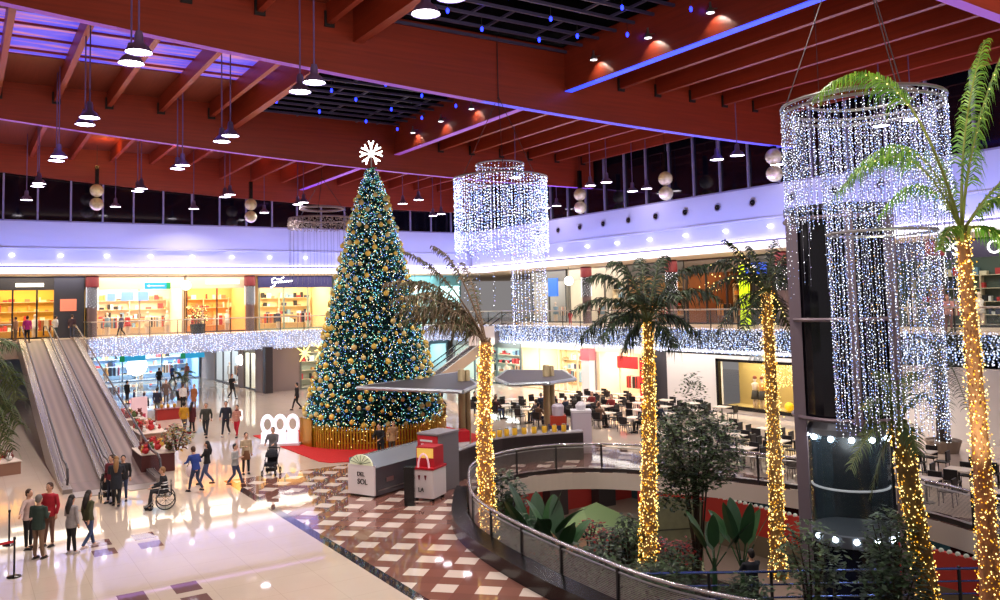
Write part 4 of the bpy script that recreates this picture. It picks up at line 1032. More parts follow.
        hdv = (wr-el).normalized(); side = Vector((-q*.0, 0, 0))+hdv.cross(Vector((0, 1, 0)) if abs(hdv.y) < .8 else Vector((0, 0, 1))).normalized(); up_ = hdv.cross(side)
        pc = wr+hdv*.05
        body.tube([wr, pc, pc+hdv*.035], [.024, .032, .03], 8)
        if detail:
            for j in range(4):
                st = pc+hdv*.03+side*(j-1.5)*.017; Lf = (.055, .066, .062, .048)[j]
                body.tube([st, st+hdv*Lf*.6, st+hdv*Lf+up_*.018], [.011, .0105, .009], 6)
            st = pc+side*(-.028); body.tube([st, st+hdv*.03-side*.022, st+hdv*.055-side*.024], [.012, .011, .009], 6)
    for (hp, kn, an) in leg:
        body.tube([hp, kn, an], [.075, .05, .035], 10)
        leggm.tube([hp+Vector((0, 0, .02)), hp*.6+kn*.4, kn, kn*.45+an*.55, an+Vector((0, 0, -.0))], [.098, .085, .062, .056, .046] if legs != 'slim' else [.09, .075, .055, .05, .04], 10)
        body.tube([an, an+Vector((0, .1, -.045))], [.036, .03], 8)
    ell(leggm, (hip[0]+hip[1])/2+Vector((0, 0, .03)), .165, .115, .12)
    ell(body, (hip[0]+hip[1])/2, .14, .1, .12)
    bo = body.build('body', SKIN[skin], root); remesh(bo, .0135)
    to = topm.build('jacket' if coat else 'top', mat('cloth_%d_%d_%d' % top, top, .8, noise=.12, nscale=9), root); remesh(to, .018)
    lo = leggm.build('trousers', mat('cloth_%d_%d_%d' % legs, legs, .8, noise=.12, nscale=9), root); remesh(lo, .018)
    for (hp, kn, an) in leg:
        b = MB(); ell(b, an+Vector((0, .06, -.05)), .047, .125, .04, 10, 6); b.box(an.x-.045, an.y-.06, an.z-.09, an.x+.045, an.y+.17, an.z-.07)
        b.build('shoe', mat('cloth_%d_%d_%d' % shoes, shoes, .5), root, smooth=True)
    HM = mat('hair_'+hair, HAIRC[hair], .6)
    b = MB(); ell(b, hd+Vector((0, -.018, .03)), .089, .1, .108)
    if long_hair:
        b.tube([hd+Vector((0, -.05, .03)), hd+Vector((0, -.09, -.12)), T((0, -.12, 1.36)), T((0, -.13, 1.2))], [.075, .09, .085, .04], 10)
    else: ell(b, hd+Vector((0, -.05, -.02)), .078, .06, .08)
    ho = b.build('hair', HM, root, smooth=True)
    # keep the face clear: flatten hair in front
    for v in ho.data.vertices:
        if v.co.y > hd.y+.052 and v.co.z < hd.z+.075: v.co.y = hd.y+.052
    if detail:
        b = MB()
        for q in (-1, 1): ell(b, hd+Vector((q*.032, .086, .012)), .011, .007, .008, 6, 4)
        b.build('eyes', BLACK, root)
        b = MB(); ell(b, hd+Vector((0, .088, -.062)), .026, .008, .007, 8, 4); b.build('mouth', mat('lips', (150, 70, 66), .6), root)
    if hat: b = MB(); ell(b, hd+Vector((0, -.01, .075)), .1, .11, .08); b.build('hat', mat('cloth_%d_%d_%d' % hat, hat, .8), root, smooth=True)
    if scarf: b = MB(); b.tube([T((.09*math.cos(k*PI/4), .02+.09*math.sin(k*PI/4), 1.47)) for k in range(9)], .035, 7); b.build('scarf', mat('cloth_%d_%d_%d' % scarf, scarf, .8), root, smooth=True)
    if skirt:
        b = MB(); b.lathe([(.2, .62), (.17, .85), (.15, 1.0)], 0, 0, 14); b.build('skirt', mat('cloth_%d_%d_%d' % skirt, skirt, .8), root, smooth=True)
    return root
def gp(x, y): p = at(x, y, z=0); return (p.x, p.y, 0)
TOCAM, AWAY = PI+YAW, YAW     # heading towards the camera is -forward
def F(deg): return YAW+math.radians(deg)   # 0 = away from the camera, 90 = to the right of the picture, 180 = towards the camera
BLK, NAVY, JEAN, GREYc, OLIVE, KHAKI, REDc, WHT = (26, 25, 29), (34, 38, 60), (62, 78, 116), (140, 138, 140), (70, 72, 44), (146, 122, 98), (170, 26, 40), (226, 222, 220)
# group at the lower left
person(gp(38, 559), F(10), 1.73, 'bald older man in a dark green jacket and brown trousers near the queue posts', (48, 66, 58), (132, 104, 84), 'grey', arms=('bent', 'bent'), coat=.12, shoes=(40, 26, 24))
person(gp(28, 549), F(95), 1.68, 'woman in pale top and black trousers behind the man in dark green', (196, 168, 160), BLK, 'brown', arms=('bent', 'out'), fem=True)
person(gp(49, 546), F(190), 1.80, 'man in a bright red jumper facing the man in dark green', (176, 30, 48), (120, 84, 70), 'brown', arms=('down', 'bent'), coat=.1)
person(gp(71, 554), F(20), 1.62, 'woman with long dark hair, grey sweater and black leggings, back turned', (158, 152, 154), BLK, 'dark', long_hair=True, fem=True, coat=.14, shoes=(200, 190, 190), arms=('bent', 'down'))
person(gp(88, 549), F(25), 1.64, 'woman in an olive jacket and blue jeans beside the woman in grey', OLIVE, JEAN, 'dark', long_hair=True, fem=True, pose='walk', shoes=(214, 190, 190), arms=('down', 'back'))
# group with pushchair by the moving walks
person(gp(116, 507), F(-20), 1.72, 'adult in a long dark coat pushing a buggy at the foot of the moving walks', (30, 34, 44), BLK, 'blond', long_hair=True, coat=.3, arms=('fwd', 'fwd'), pose='walk')
person(gp(123, 501), F(160), 1.6, 'person in a black jacket and jeans behind the long dark coat', BLK, (50, 60, 90), 'dark', coat=.1)
person(gp(111, 503), F(200), 1.66, 'person in dark red beside the buggy', (110, 30, 44), NAVY, 'brown')
# wheelchair user
wc = gp(164, 508)
hd_ = F(-112)
wt = thing('wheelchair', (wc[0], wc[1], 0), -hd_, 'grey wheelchair carrying a man in a striped sweater', 'wheelchair')
for q in (-1, 1):
    b = MB(); b.tube([(q*.3, .3*math.cos(a*PI/14)-.05, .31+.3*math.sin(a*PI/14)) for a in range(29)], .018, 6, False)
    for a in range(8): b.tube([(q*.3, -.05, .31), (q*.3, .3*math.cos(a*PI/4)-.05, .31+.3*math.sin(a*PI/4))], .004, 4)
    b.build('wheel', DSTEEL, wt)
    b = MB(); b.tube([(q*.22, .42+.08*math.cos(a*PI/6), .09+.08*math.sin(a*PI/6)) for a in range(13)], .014, 6, False); b.build('caster', BLACK, wt)
    b = MB(); b.tube([(q*.25, -.22, .9), (q*.25, -.2, .45), (q*.25, .25, .44), (q*.24, .45, .2), (q*.2, .55, .12)], .014, 6); b.tube([(q*.25, -.2, .68), (q*.25, .15, .68), (q*.25, .2, .45)], .014, 6); b.build('side_frame', STEEL, wt)
    MB().box(q*.1-.06, .5, .1, q*.1+.06, .64, .12).build('footrest', BLACK, wt)
MB().box(-.23, -.2, .41, .23, .24, .45).build('seat', BLACK, wt); MB().box(-.23, -.25, .45, .23, -.21, .85).build('backrest', BLACK, wt)
pp = person((wc[0]+.02, wc[1], 0), hd_, 1.7, 'man in a black and white striped sweater sitting in the wheelchair', (34, 32, 36), (44, 44, 50), 'blond', pose='sit', arms=('fwd', 'table'), lean=6, seat=.5)
b = MB()
for z in (1.28, 1.2):
    b.lathe([(.215, z-.02+(.59-.93)), (.215, z+.02+(.59-.93))], 0, .0, 18, False)
so_ = b.build('sweater_stripes', mat('cloth_stripe_white', (228, 226, 224), .8), pp)
for v in so_.data.vertices: v.co.y = v.co.y*.66+.035; v.co.z -= .03
# family rushing
person(gp(196, 492), F(-60), 1.66, 'person in a blue top striding with a round bag', (36, 62, 140), (44, 56, 88), 'brown', pose='walk', lean=14, arms=('fwd', 'bent'))
person(gp(207, 485), F(-100), 1.66, 'woman with long dark hair in a black sweater and blue jeans, arms stretched forward', BLK, (66, 78, 118), 'dark', long_hair=True, fem=True, pose='walk', phase=-1, arms=('fwd', 'bent'))
p = gp(187, 480)
tb = thing('round_bag', (p[0]+.1, p[1]-.5, .42), 0, 'round white and pink bag carried by the person in blue', 'bag')
MB().ball((0, 0, 0), .26, 14, 9, 1).build('body', mat('bag_pink', (236, 214, 214), .6), tb, smooth=True); MB().tube([(-.2, 0, .18), (-.1, 0, .42), (.1, 0, .42), (.2, 0, .18)], .015).build('strap', BLACK, tb)
# two women by the dark floor line
person(gp(235, 486), F(100), 1.58, 'woman with dark hair, light grey top and blue jeans beside the dark floor line', (164, 166, 164), (54, 66, 100), 'dark', fem=True, pose='walk', arms=('bent', 'bent'), shoes=(110, 70, 60))
person(gp(246, 474), F(150), 1.66, 'woman in a beige jacket with a tan bag and black boots', (196, 176, 146), BLK, 'brown', fem=True, coat=.15, arms=('down', 'bent'), skirt=(128, 88, 60))
# pushchair and adult by the red carpet
person(gp(273, 468), F(185), 1.7, 'person in a long grey coat pushing a black pushchair beside the red carpet', (104, 102, 106), (60, 58, 60), 'grey', coat=.35, arms=('fwd', 'fwd'))
def pushchair(loc, rz, label):
    t = thing('pushchair', loc, rz, label, 'pushchair')
    for q in (-1, 1):
        MB().tube([(q*.24, -.45, 1.0), (q*.24, .3, .2)], .016).build('frame_side', DSTEEL, t)
        MB().tube([(q*.24, .05, .6), (q*.24, -.4, .12)], .016).build('rear_strut', DSTEEL, t)
        for y in (.33, -.42):
            b = MB(); b.tube([(q*.26, y+.11*math.cos(a*PI/6), .12+.11*math.sin(a*PI/6)) for a in range(13)], .022, 6, False); b.build('wheel', BLACK, t)
    MB().tube([(-.24, -.45, 1.0), (.24, -.45, 1.0)], .02).build('handle', BLACK, t)
    MB().prism([(-.2, -.2), (.2, -.2), (.2, .25), (-.2, .25)], .38, .5).box(-.2, -.28, .45, .2, -.2, .95).build('seat', mat('pram_fabric', (28, 30, 40), .8), t)
    b = MB(); b.lathe([(.26*math.cos(k*PI/10), .72+.3*math.sin(k*PI/10)) for k in range(6)], 0, -.1, 14); b.build('hood', mat('pram_fabric', (28, 30, 40), .8), t)
    MB().box(-.18, -.3, .16, .18, .12, .3).build('basket', BLACK, t)
    return t
pushchair(gp(271, 475), -F(180), 'black pushchair in front of the person in the long grey coat')
pushchair(gp(108, 500), -F(-30), 'dark buggy at the foot of the left moving walk')
# walkers in the passage and on the plain floor
person(gp(206, 437), F(175), 1.78, 'older man in a dark green jumper walking alone', (58, 60, 54), (40, 40, 46), 'grey', pose='walk', arms=('back', 'swing'))
person(gp(226, 436), F(180), 1.82, 'tall man in a navy top beside the woman in red trousers', (34, 38, 54), (40, 42, 54), 'dark', pose='walk', arms=('down', 'swing'), phase=-1, shoes=(200, 200, 200))
person(gp(237, 437), F(185), 1.66, 'woman in bright red trousers and pale top', (196, 140, 124), (188, 22, 46), 'brown', fem=True, pose='walk', arms=('bent', 'down'), scarf=(120, 60, 60))
person(gp(184, 434), F(10), 1.72, 'person in a mustard yellow jacket with a dark backpack', (206, 150, 34), (90, 88, 96), 'dark', coat=.1, pose='walk')
person(gp(192, 433), F(20), 1.68, 'person in a dark maroon coat beside the mustard jacket', (84, 28, 36), BLK, 'dark', coat=.3, long_hair=True, fem=True)
person(gp(144, 421), F(-10), 1.72, 'person in a black coat, back turned, in the passage left of the red stall', BLK, (46, 40, 40), 'brown', coat=.25)
person(gp(157, 415), F(0), 1.74, 'person in a dark navy coat behind the red stall', (32, 38, 62), (110, 112, 96), 'dark', coat=.15)
person(gp(166, 404), F(170), 1.74, 'person in a khaki brown coat beside the navy coat', (112, 92, 84), (90, 86, 86), 'brown', coat=.3)
person(gp(127, 404), F(30), 1.7, 'person in a black hooded jacket beside a small child', BLK, (50, 50, 60), 'dark', coat=.15)
person(gp(134, 405), F(60), 1.1, 'small child beside the black hooded jacket', (70, 70, 100), (60, 50, 60), 'brown')
person(gp(183, 409), F(0), 1.7, 'person in a white top and black skirt before the potted palm', WHT, BLK, 'brown', fem=True)
person(gp(194, 410), F(200), 1.72, 'person in an orange brown coat beside the potted palm', (160, 98, 58), (120, 76, 50), 'blond', coat=.35, fem=True)
person(gp(232, 399), F(120), 1.84, 'person in black carrying a bag by the passage shop windows', BLK, BLK, 'red', coat=.2, pose='walk', arms=('bent', 'bent'))
person(gp(172, 384), F(100), 1.74, 'person in blue far down the passage', (40, 80, 150), NAVY, 'dark', pose='walk', arms=('swing', 'bent'))
person(gp(159, 388), F(0), 1.74, 'tall person in black far down the passage', BLK, NAVY, 'dark', coat=.2)
person(gp(187, 381), F(200), 1.7, 'person in pink and tan at the end of the passage', (180, 110, 100), (180, 150, 120), 'blond', coat=.3)
# upper walkway
def up(x, y0): p = at(x, y0, z=4.8); return (p.x, p.y, 4.8)
person(up(27, 343), F(0), 1.74, 'person in a magenta top at the head of the left moving walk', (190, 40, 130), BLK, 'dark')
person((3.3, 67.6, 4.8), F(-90), 1.68, 'person in tan standing left of the magenta top on the upper walkway', (150, 110, 80), (110, 90, 70), 'brown')
person((5.9, 69.0, 4.8), F(30), 1.7, 'person in white and dark trousers between the two moving walk heads', (200, 200, 206), (40, 60, 70), 'dark', arms=('hip', 'hip'))
person(up(66, 337), F(10), 1.8, 'man in navy jacket, left one of the pair above the moving walks', (40, 38, 66), (62, 74, 110), 'dark', coat=.1)
person(up(72, 338), F(-10), 1.74, 'person in black and jeans, right of the pair at the head of the moving walks', (60, 40, 54), (60, 70, 100), 'brown', coat=.1)
person((10.2, 68.2, 4.8), F(-80), 1.7, 'woman in a grey coat walking behind the back railing right of the first lit column', (90, 84, 110), BLK, 'brown', pose='walk', coat=.25)
p = (15.3, 68.4, 4.8)
person((XR+1.0, 52.6, 4.8), F(0), 1.1, 'child in bright pink behind the right railing', (220, 40, 70), (200, 30, 60), 'brown', detail=False)
person((XR-1.6, 21.0, 4.8), F(-140), 1.74, 'person in pink leaning on the right railing beside the tall light curtain', (206, 150, 140), (130, 80, 70), 'red', coat=.1, arms=('fwd', 'fwd'))
# near the tree fence and the stalls
person(gp(297, 410), F(-90), 1.78, 'person in black with a backpack left of the christmas tree', BLK, BLK, 'dark', coat=.15, pose='walk')
person(gp(442, 407), F(-90), 1.76, 'person in black walking behind the canopy', BLK, BLK, 'dark', pose='walk')
p = gp(381, 462)
person(p, F(200), 1.66, 'shopkeeper in black behind the silver display counter', BLK, BLK, 'dark', arms=('fwd', 'table'), lean=12)
person(gp(392, 456), F(150), 1.6, 'person in a tan coat bending over the silver display counter', (196, 158, 118), (80, 70, 60), 'blond', lean=20, coat=.2)
pl = at(753, 600, d=20.9)
person((pl.x, pl.y, -1.42), F(-20), 1.74, 'man in a dark suit, back turned, on the lower platform by the steel rails', (36, 38, 48), (26, 26, 32), 'dark', coat=.18, arms=('fwd', 'fwd'))

# ================================================================ queue posts at the lower left
def qpost(p, label):
    t = thing('queue_post', p, 0, label, 'queue post')
    MB().lathe([(.17, 0), (.17, .02), (.03, .05)], 0, 0, 16).build('base', BLACK, t)
    MB().lathe([(.025, .04), (.025, .92), (.035, .93), (.035, .99), (.02, 1.0)], 0, 0, 10).build('pole', DSTEEL, t)
qa, qb = gp(14, 577), gp(9, 545)
qpost(qa, 'dark queue post with its round base in view at the left edge'); qpost(qb, 'dark queue post behind the other one at the left edge')
o = MB().box(0, -.005, .86, 1.0, .005, .92).build('queue_belt', mat('belt_red', (200, 20, 40), .6), None, (qa[0], qa[1], 0)); o.rotation_euler.z = math.pi+.3
tag(o, 'red belt strung from the front queue post', 'belt')
c_ = gp(-2, 560)
tag(MB().prism([(0, 0), (1.2, 0), (1.2, .5), (0, .5)], 0, 1.0).build('dark_counter', BLACK, None, (c_[0]-1.3, c_[1]-.4, 0)), 'dark counter cut by the left edge behind the queue posts', 'counter')
# black pair of floor bollards beside the moving walks
# ================================================================ fair stalls beside the right moving walk
rs = random.Random(21)
PALS = [mat('stall_%d' % i, c, .6) for i, c in enumerate([(190, 36, 40), (226, 150, 130), (240, 236, 230), (90, 110, 60), (210, 160, 60), (120, 50, 40)])]
def stall(x, y, w_, d_, h_, rz, label, n=22, base=(150, 110, 90)):
    t = thing('market_stall', (x, y, 0), rz, label, 'market stall')
    MB().box(-w_/2, -d_/2, 0, w_/2, d_/2, h_).build('table', mat('stallbase_%d_%d_%d' % base, base, .7), t)
    MB().box(-w_/2-.04, -d_/2-.04, h_, w_/2+.04, d_/2+.04, h_+.04).build('cloth', mat('stall_cloth', (214, 196, 180), .8), t)
    for k in range(n):
        g = thing('toy', (x, y, h_+.04), rz, 'small soft toy on the %s' % label, 'gift', 'gifts on the '+label)
        px, py = rs.uniform(-w_/2+.1, w_/2-.1), rs.uniform(-d_/2+.1, d_/2-.1); s_ = rs.uniform(.08, .17); m = rs.choice(PALS)
        c, n_ = math.cos(rz), math.sin(rz); g.location = (x+px*c-py*n_, y+px*n_+py*c, h_+.04)
        MB().ball((0, 0, s_*.9), s_, 10, 7, .9).build('body', m, g, smooth=True); MB().ball((0, 0, s_*2.1), s_*.62, 8, 6).build('head', m, g, smooth=True)
        for q in (-1, 1): MB().ball((q*s_*.45, 0, s_*2.65), s_*.22, 6, 5).build('ear', m, g)
ptS = gp(150, 437); stall(7.9, 44.6, 1.2, 3.2, .8, 0, 'long gift stall beside the right moving walk')
stall(8.1, 50.3, 1.0, 2.6, .8, 0, 'farther gift stall beside the right moving walk', 14)
stall(1.6, 41.5, 1.0, 1.8, .5, .2, 'low gift stall left of the moving walks', 12)
p = gp(168, 419); t = thing('red_sofa_stall', p, 0, 'red boxy stall with lit goods in the middle of the passage', 'stall')
t.scale = (.62, .62, .8); MB().prism([(-1.1, -.6), (1.1, -.6), (1.1, .6), (-1.1, .6)], 0, .75).build('box', mat('stall_red', (170, 40, 34), .5), t)
MB().prism([(-1.2, -.7), (1.2, -.7), (1.2, .7), (-1.2, .7)], .75, .82).build('top', mat('stall_red2', (130, 30, 28), .5), t)
for q in (-.6, 0, .6): MB().ball((q, 0, 1.0), .17, 10, 7).build('goods', PALS[4], t)
p = gp(139, 428); t = thing('advert_board', (p[0], p[1], 0), .2, 'pink and white advertising board beside the moving walk', 'board')
MB().box(-.45, -.04, .25, .45, .04, 1.75).build('panel', mat('advert_pink', (236, 200, 206), .5, emit=.25), t)
MB().box(-.35, -.05, .4, .35, -.04, .8).build('print', mat('advert_red', (200, 60, 90), .5), t); MB().box(-.5, -.15, 0, .5, .15, .25).build('base', mat('advert_base', (200, 160, 140), .6), t)
# gift cluster and shrub left of the walkers
p = gp(178, 480)
stall(7.0, 38.2, 1.3, 2.2, .75, 0, 'near gift stall at the foot of the right moving walk', 22, (90, 40, 36))

# ================================================================ plants
def leafcloud(b, c, rx, ry, rz, n, ls_, rnd, mats, shell=.55):
    for k in range(n):
        while True:
            v = Vector((rnd.uniform(-1, 1), rnd.uniform(-1, 1), rnd.uniform(-1, 1)))
            if shell < v.length < 1: break
        p = Vector((c[0]+v.x*rx, c[1]+v.y*ry, c[2]+v.z*rz)); a = rnd.uniform(0, 2*PI)
        d = Vector((math.cos(a), math.sin(a), rnd.uniform(-.7, .3))).normalized(); s_ = d.cross(Vector((0, 0, 1))).normalized()
        L = ls_*rnd.uniform(.6, 1.3); w_ = L*.28
        b.use(rnd.choice(mats)); b.add([p, p+d*L*.5+s_*w_, p+d*L, p+d*L*.5-s_*w_+Vector((0, 0, .01))], [(0, 1, 2, 3)])
LEAF = [mat('leaf_a', (38, 62, 36), .5), mat('leaf_b', (58, 84, 50), .5), mat('leaf_c', (26, 42, 30), .6)]
LEAFB = [mat('leaf_d', (96, 120, 78), .5), mat('leaf_e', (60, 82, 50), .5), mat('leaf_f', (40, 56, 36), .55)]
def shrub(p, rx, rz, n, label, mats=LEAF, ls_=.16, name='leafy_shrub', stems=5, seed=1, z0=0, h0=None, cat='shrub'):
    rnd = random.Random(seed); t = thing(name, p, 0, label, cat)
    b = MB(); leafcloud(b, (0, 0, (h0 or rz)), rx, rx, rz, n, ls_, rnd, mats, .25); b.build('foliage', None, t)
    b = MB()
    for k in range(stems):
        a = 2*PI*k/stems; b.tube([(.04*math.cos(a), .04*math.sin(a), 0), (.25*rx*math.cos(a), .25*rx*math.sin(a), (h0 or rz)*.8), (.6*rx*math.cos(a), .6*rx*math.sin(a), (h0 or rz)+rz*.5)], [.035, .025, .01], 6)
    b.build('stems', mat('stem_brown', (64, 50, 38), .8), t); return t
def big_leaf(b, base, d, L, w_, droop, n=9, fold=.18):
    d = Vector(d).normalized(); h = Vector((d.x, d.y, 0)); h = h.normalized() if h.length > .01 else Vector((1, 0, 0)); s_ = h.cross(Vector((0, 0, 1)))
    pts = []
    for i in range(n+1):
        t_ = i/n; p = Vector(base)+d*L*t_+Vector((0, 0, -droop*t_*t_*L)); w0 = w_*math.sin(PI*min(1, .12+t_*.88))**.7*(1 if t_ > .12 else .15)
        if i == n: w0 = .01
        pts.append((p-s_*w0+Vector((0, 0, fold*w0)), p, p+s_*w0+Vector((0, 0, fold*w0))))
    o0 = len(b.v); b.v += [tuple(q) for tri in pts for q in tri]
    for i in range(n):
        for k in (0, 1): b.f.append((o0+i*3+k, o0+i*3+k+1, o0+i*3+k+4, o0+i*3+k+3)); b.mi.append(b.cur)
def banana(p, h, n, label, seed=1, mats=None, stem=.8):
    rnd = random.Random(seed); t = thing('banana_plant', p, 0, label, 'plant'); mats = mats or [mat('banana_leaf', (60, 100, 62), .4), mat('banana_leaf2', (44, 78, 52), .4)]
    MB().tube([(0, 0, 0), (0, 0, stem)], [.09, .05], 8).build('stem', mats[1], t)
    for k in range(n):
        a = 2*PI*k/n+rnd.uniform(-.3, .3); el = rnd.uniform(.9, 1.4); b = MB(); L = h*rnd.uniform(.75, 1.1)
        d = (math.cos(a)*math.cos(el), math.sin(a)*math.cos(el), math.sin(el))
        b.tube([(0, 0, stem*.7), tuple(Vector((0, 0, stem*.7))+Vector(d)*L*.35)], .02, 5)
        big_leaf(b, Vector((0, 0, stem*.7))+Vector(d)*L*.3, d, L*.8, .19*h*.5, rnd.uniform(.1, .35)); b.build('leaf', mats[k % 2], t)
    return t
# palms ---------------------------------------------------------
def frond(t, c, tip, sag, leaf, mats, rnd, dens=40, jit=0, lights=0, droopl=.9, width=.02, bare=.14, bend=None):
    c = Vector(c); tip = Vector(tip); mid = (c+tip)/2+Vector((0, 0, sag)) if bend is None else Vector(bend)
    B = lambda s_: c*(1-s_)**2+mid*2*s_*(1-s_)+tip*s_*s_
    b = MB().use(mats[0]); pts = [B(k/12) for k in range(13)]
    b.tube(pts, [.035*(1-.8*k/12) for k in range(13)], 5)
    for k in range(dens):
        s_ = bare+(1-bare)*k/dens; p = B(s_); d = (B(min(1, s_+.02))-B(s_-.02)).normalized(); side = d.cross(Vector((0, 0, 1)))
        side = side.normalized() if side.length > .05 else Vector((1, 0, 0))
        L = leaf*(.35+.65*math.sin(PI*min(1, .25+.7*s_)))*rnd.uniform(.8, 1.1)
        for q in (-1, 1):
            dd = (side*q+d*.8+Vector((0, 0, rnd.uniform(.0, .5)))+Vector((rnd.gauss(0, .5), rnd.gauss(0, .5), rnd.gauss(0, .5)))*jit).normalized(); wv = d*width; hold = rnd.uniform(.8, 1.2)*droopl*L
            q0, q1, q2, q3 = p, p+dd*L*.36+Vector((0, 0, -hold*.06)), p+dd*L*.68+Vector((0, 0, -hold*.28)), p+dd*L*.86+Vector((0, 0, -hold*.62))
            b.use(mats[rnd.randrange(1, len(mats))]); b.add([q0-wv, q0+wv, q1+wv, q1-wv, q2+wv*.7, q2-wv*.7, q3], [(0, 1, 2, 3), (3, 2, 4, 5), (5, 4, 6)])
    b.build('frond', None, t)
    return [B(k/14) for k in range(1, 12)]
def palm(base, crown, label, fronds, mats, seed=1, r0=.22, r1=.15, leaf=.5, bendx=0, trunk=(118, 86, 60), lights=None, lr=.018, nl=600, lz0=-1e9, llabel='', ribl=False, dens=40, dr=.8, width=.02, boot=True, jit=.25):
    rnd = random.Random(seed); base = Vector(base); crown = Vector(crown)
    t = thing('palm_tree', base, 0, label, 'palm tree'); n = 26; pts = []; rad = []
    for k in range(n+1):
        s_ = k/n; p = (crown-base)*s_; p = p+Vector((math.sin(s_*PI)*bendx*_r.x, math.sin(s_*PI)*bendx*_r.y, 0)); pts.append(p); rad.append((r0+(r1-r0)*s_)*(1.0+.1*(k % 2)))
    rad[0] = r0*1.3
    MB().tube(pts, rad, 12).build('trunk', mat('palm_trunk_%d' % trunk[0], trunk, .85, noise=.3, nscale=6, bump=.5), t, smooth=True)
    lp = []
    for fr in fronds:
        tip, sag = Vector(fr[0])-base, fr[1]
        q = frond(t, pts[-1], tip, sag, fr[2] if len(fr) > 2 else leaf, mats, rnd, dens, width=width, droopl=dr, jit=jit, bare=fr[3] if len(fr) > 3 else .14, bend=(Vector(fr[4])-base) if len(fr) > 4 else None); lp += q
    if boot:
        b = MB().use(mats[0])
        for k in range(14):
            a = rnd.uniform(0, 2*PI); b.tube([pts[-2], pts[-1]+Vector((.16*math.cos(a), .16*math.sin(a), .12))], [.04, .03], 5)
        b.build('crown_base', None, t)
    if nl:
        b = MB()
        for k in range(nl):
            if rnd.random() < .18: continue
            b.use(LWARM if rnd.random() < .5 else LAMBER)
            s_ = k/nl; a = k*2.399963; i = min(n-1, int(s_*n)); f_ = s_*n-i; p = pts[i]*(1-f_)+pts[i+1]*f_
            if (p+base).z < lz0: continue
            rr = rad[i]/1.05+.01+abs(rnd.gauss(0, .035)); a += rnd.uniform(-.5, .5); b.oct(p+Vector((rr*math.cos(a), rr*math.sin(a), rnd.uniform(-.06, .06))), lr*rnd.choice((.45, .6, .75, .9, 1.1)))
        if ribl:
            for p in lp: b.oct(p+Vector((0, 0, -.03)), lr)
        o = b.build('light_string', None); o.location = base; tag(o, llabel, 'string lights', None, 'stuff')
    return t
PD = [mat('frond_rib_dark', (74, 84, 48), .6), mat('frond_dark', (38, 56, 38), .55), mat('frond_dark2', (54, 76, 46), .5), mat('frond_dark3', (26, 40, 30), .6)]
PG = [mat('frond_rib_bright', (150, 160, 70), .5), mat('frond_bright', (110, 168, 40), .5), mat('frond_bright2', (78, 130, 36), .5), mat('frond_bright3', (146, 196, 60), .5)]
PM = [mat('frond_rib_mid', (110, 116, 60), .6), mat('frond_mid', (84, 104, 52), .5), mat('frond_mid2', (70, 92, 50), .5), mat('frond_mid3', (104, 120, 70), .5)]
PB = [mat('frond_rib_dry', (120, 96, 74), .7), mat('frond_dry', (122, 104, 80), .7), mat('frond_dry2', (92, 80, 62), .7), mat('frond_dry3', (86, 92, 56), .7)]
def W(x, y, d): return at(x, y, d=d)
def base_at(x, y, d, z):       # trunk foot below the visible point, straight down in the world
    p = W(x, y, d); return (p.x, p.y, z)
# P1
c1 = W(486, 342, 25)
palm(base_at(492, 480, 25, -1.5), c1, 'light wrapped palm leaning left beside the near railing with dry arching fronds',
     [(W(405, 252, 24.5), 1.0, .3, .4), (W(432, 246, 26), 1.3, .3, .4), (W(392, 300, 24), 1.1, .5), (W(384, 284, 25.5), 1.3, .5), (W(402, 322, 25), .8, .5), (W(410, 296, 26.5), 1.1, .5), (W(462, 262, 27), .8, .35), (W(428, 328, 24), .6, .5),
      (W(398, 312, 26), 1.0, .55), (W(416, 312, 24.6), .9, .5), (W(404, 284, 25), 1.3, .5), (W(440, 300, 25.5), .7, .5)],
     PB, 3, .25, .15, .62, -.15, (170, 120, 78), nl=2300, lr=.026, llabel='yellow string lights wound around the palm nearest the ice cream stall', dens=74, width=.017, dr=1.5, jit=1)
# P2
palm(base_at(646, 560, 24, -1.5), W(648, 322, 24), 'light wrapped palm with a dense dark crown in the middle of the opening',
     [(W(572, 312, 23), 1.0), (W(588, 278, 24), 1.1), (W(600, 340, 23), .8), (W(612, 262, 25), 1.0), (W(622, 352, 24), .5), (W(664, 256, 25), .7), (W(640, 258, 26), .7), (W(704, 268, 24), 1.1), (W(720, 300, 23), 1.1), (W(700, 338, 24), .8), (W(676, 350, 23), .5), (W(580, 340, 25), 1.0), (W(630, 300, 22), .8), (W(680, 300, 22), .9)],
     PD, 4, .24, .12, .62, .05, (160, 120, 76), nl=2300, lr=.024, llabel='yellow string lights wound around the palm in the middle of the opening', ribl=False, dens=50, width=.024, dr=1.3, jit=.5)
# P3
palm(base_at(779, 590, 24.5, -1.6), W(766, 292, 24.5), 'slender light wrapped palm left of the lift shaft',
     [(W(724, 240, 24), .5, .3), (W(748, 246, 26), .4, .35), (W(700, 300, 23.5), 1.1), (W(690, 272, 25), 1.0), (W(716, 336, 24), .8), (W(796, 248, 25), .5), (W(804, 292, 24), .8), (W(742, 330, 23), .6), (W(790, 330, 25), .6), (W(775, 240, 26.5), .4), (W(718, 262, 26), .9)],
     PD, 5, .2, .13, .55, .05, (160, 120, 76), nl=2100, lr=.023, llabel='yellow string lights wound around the slender palm left of the lift', ribl=True, dens=44, width=.022, dr=1.3, jit=.5)
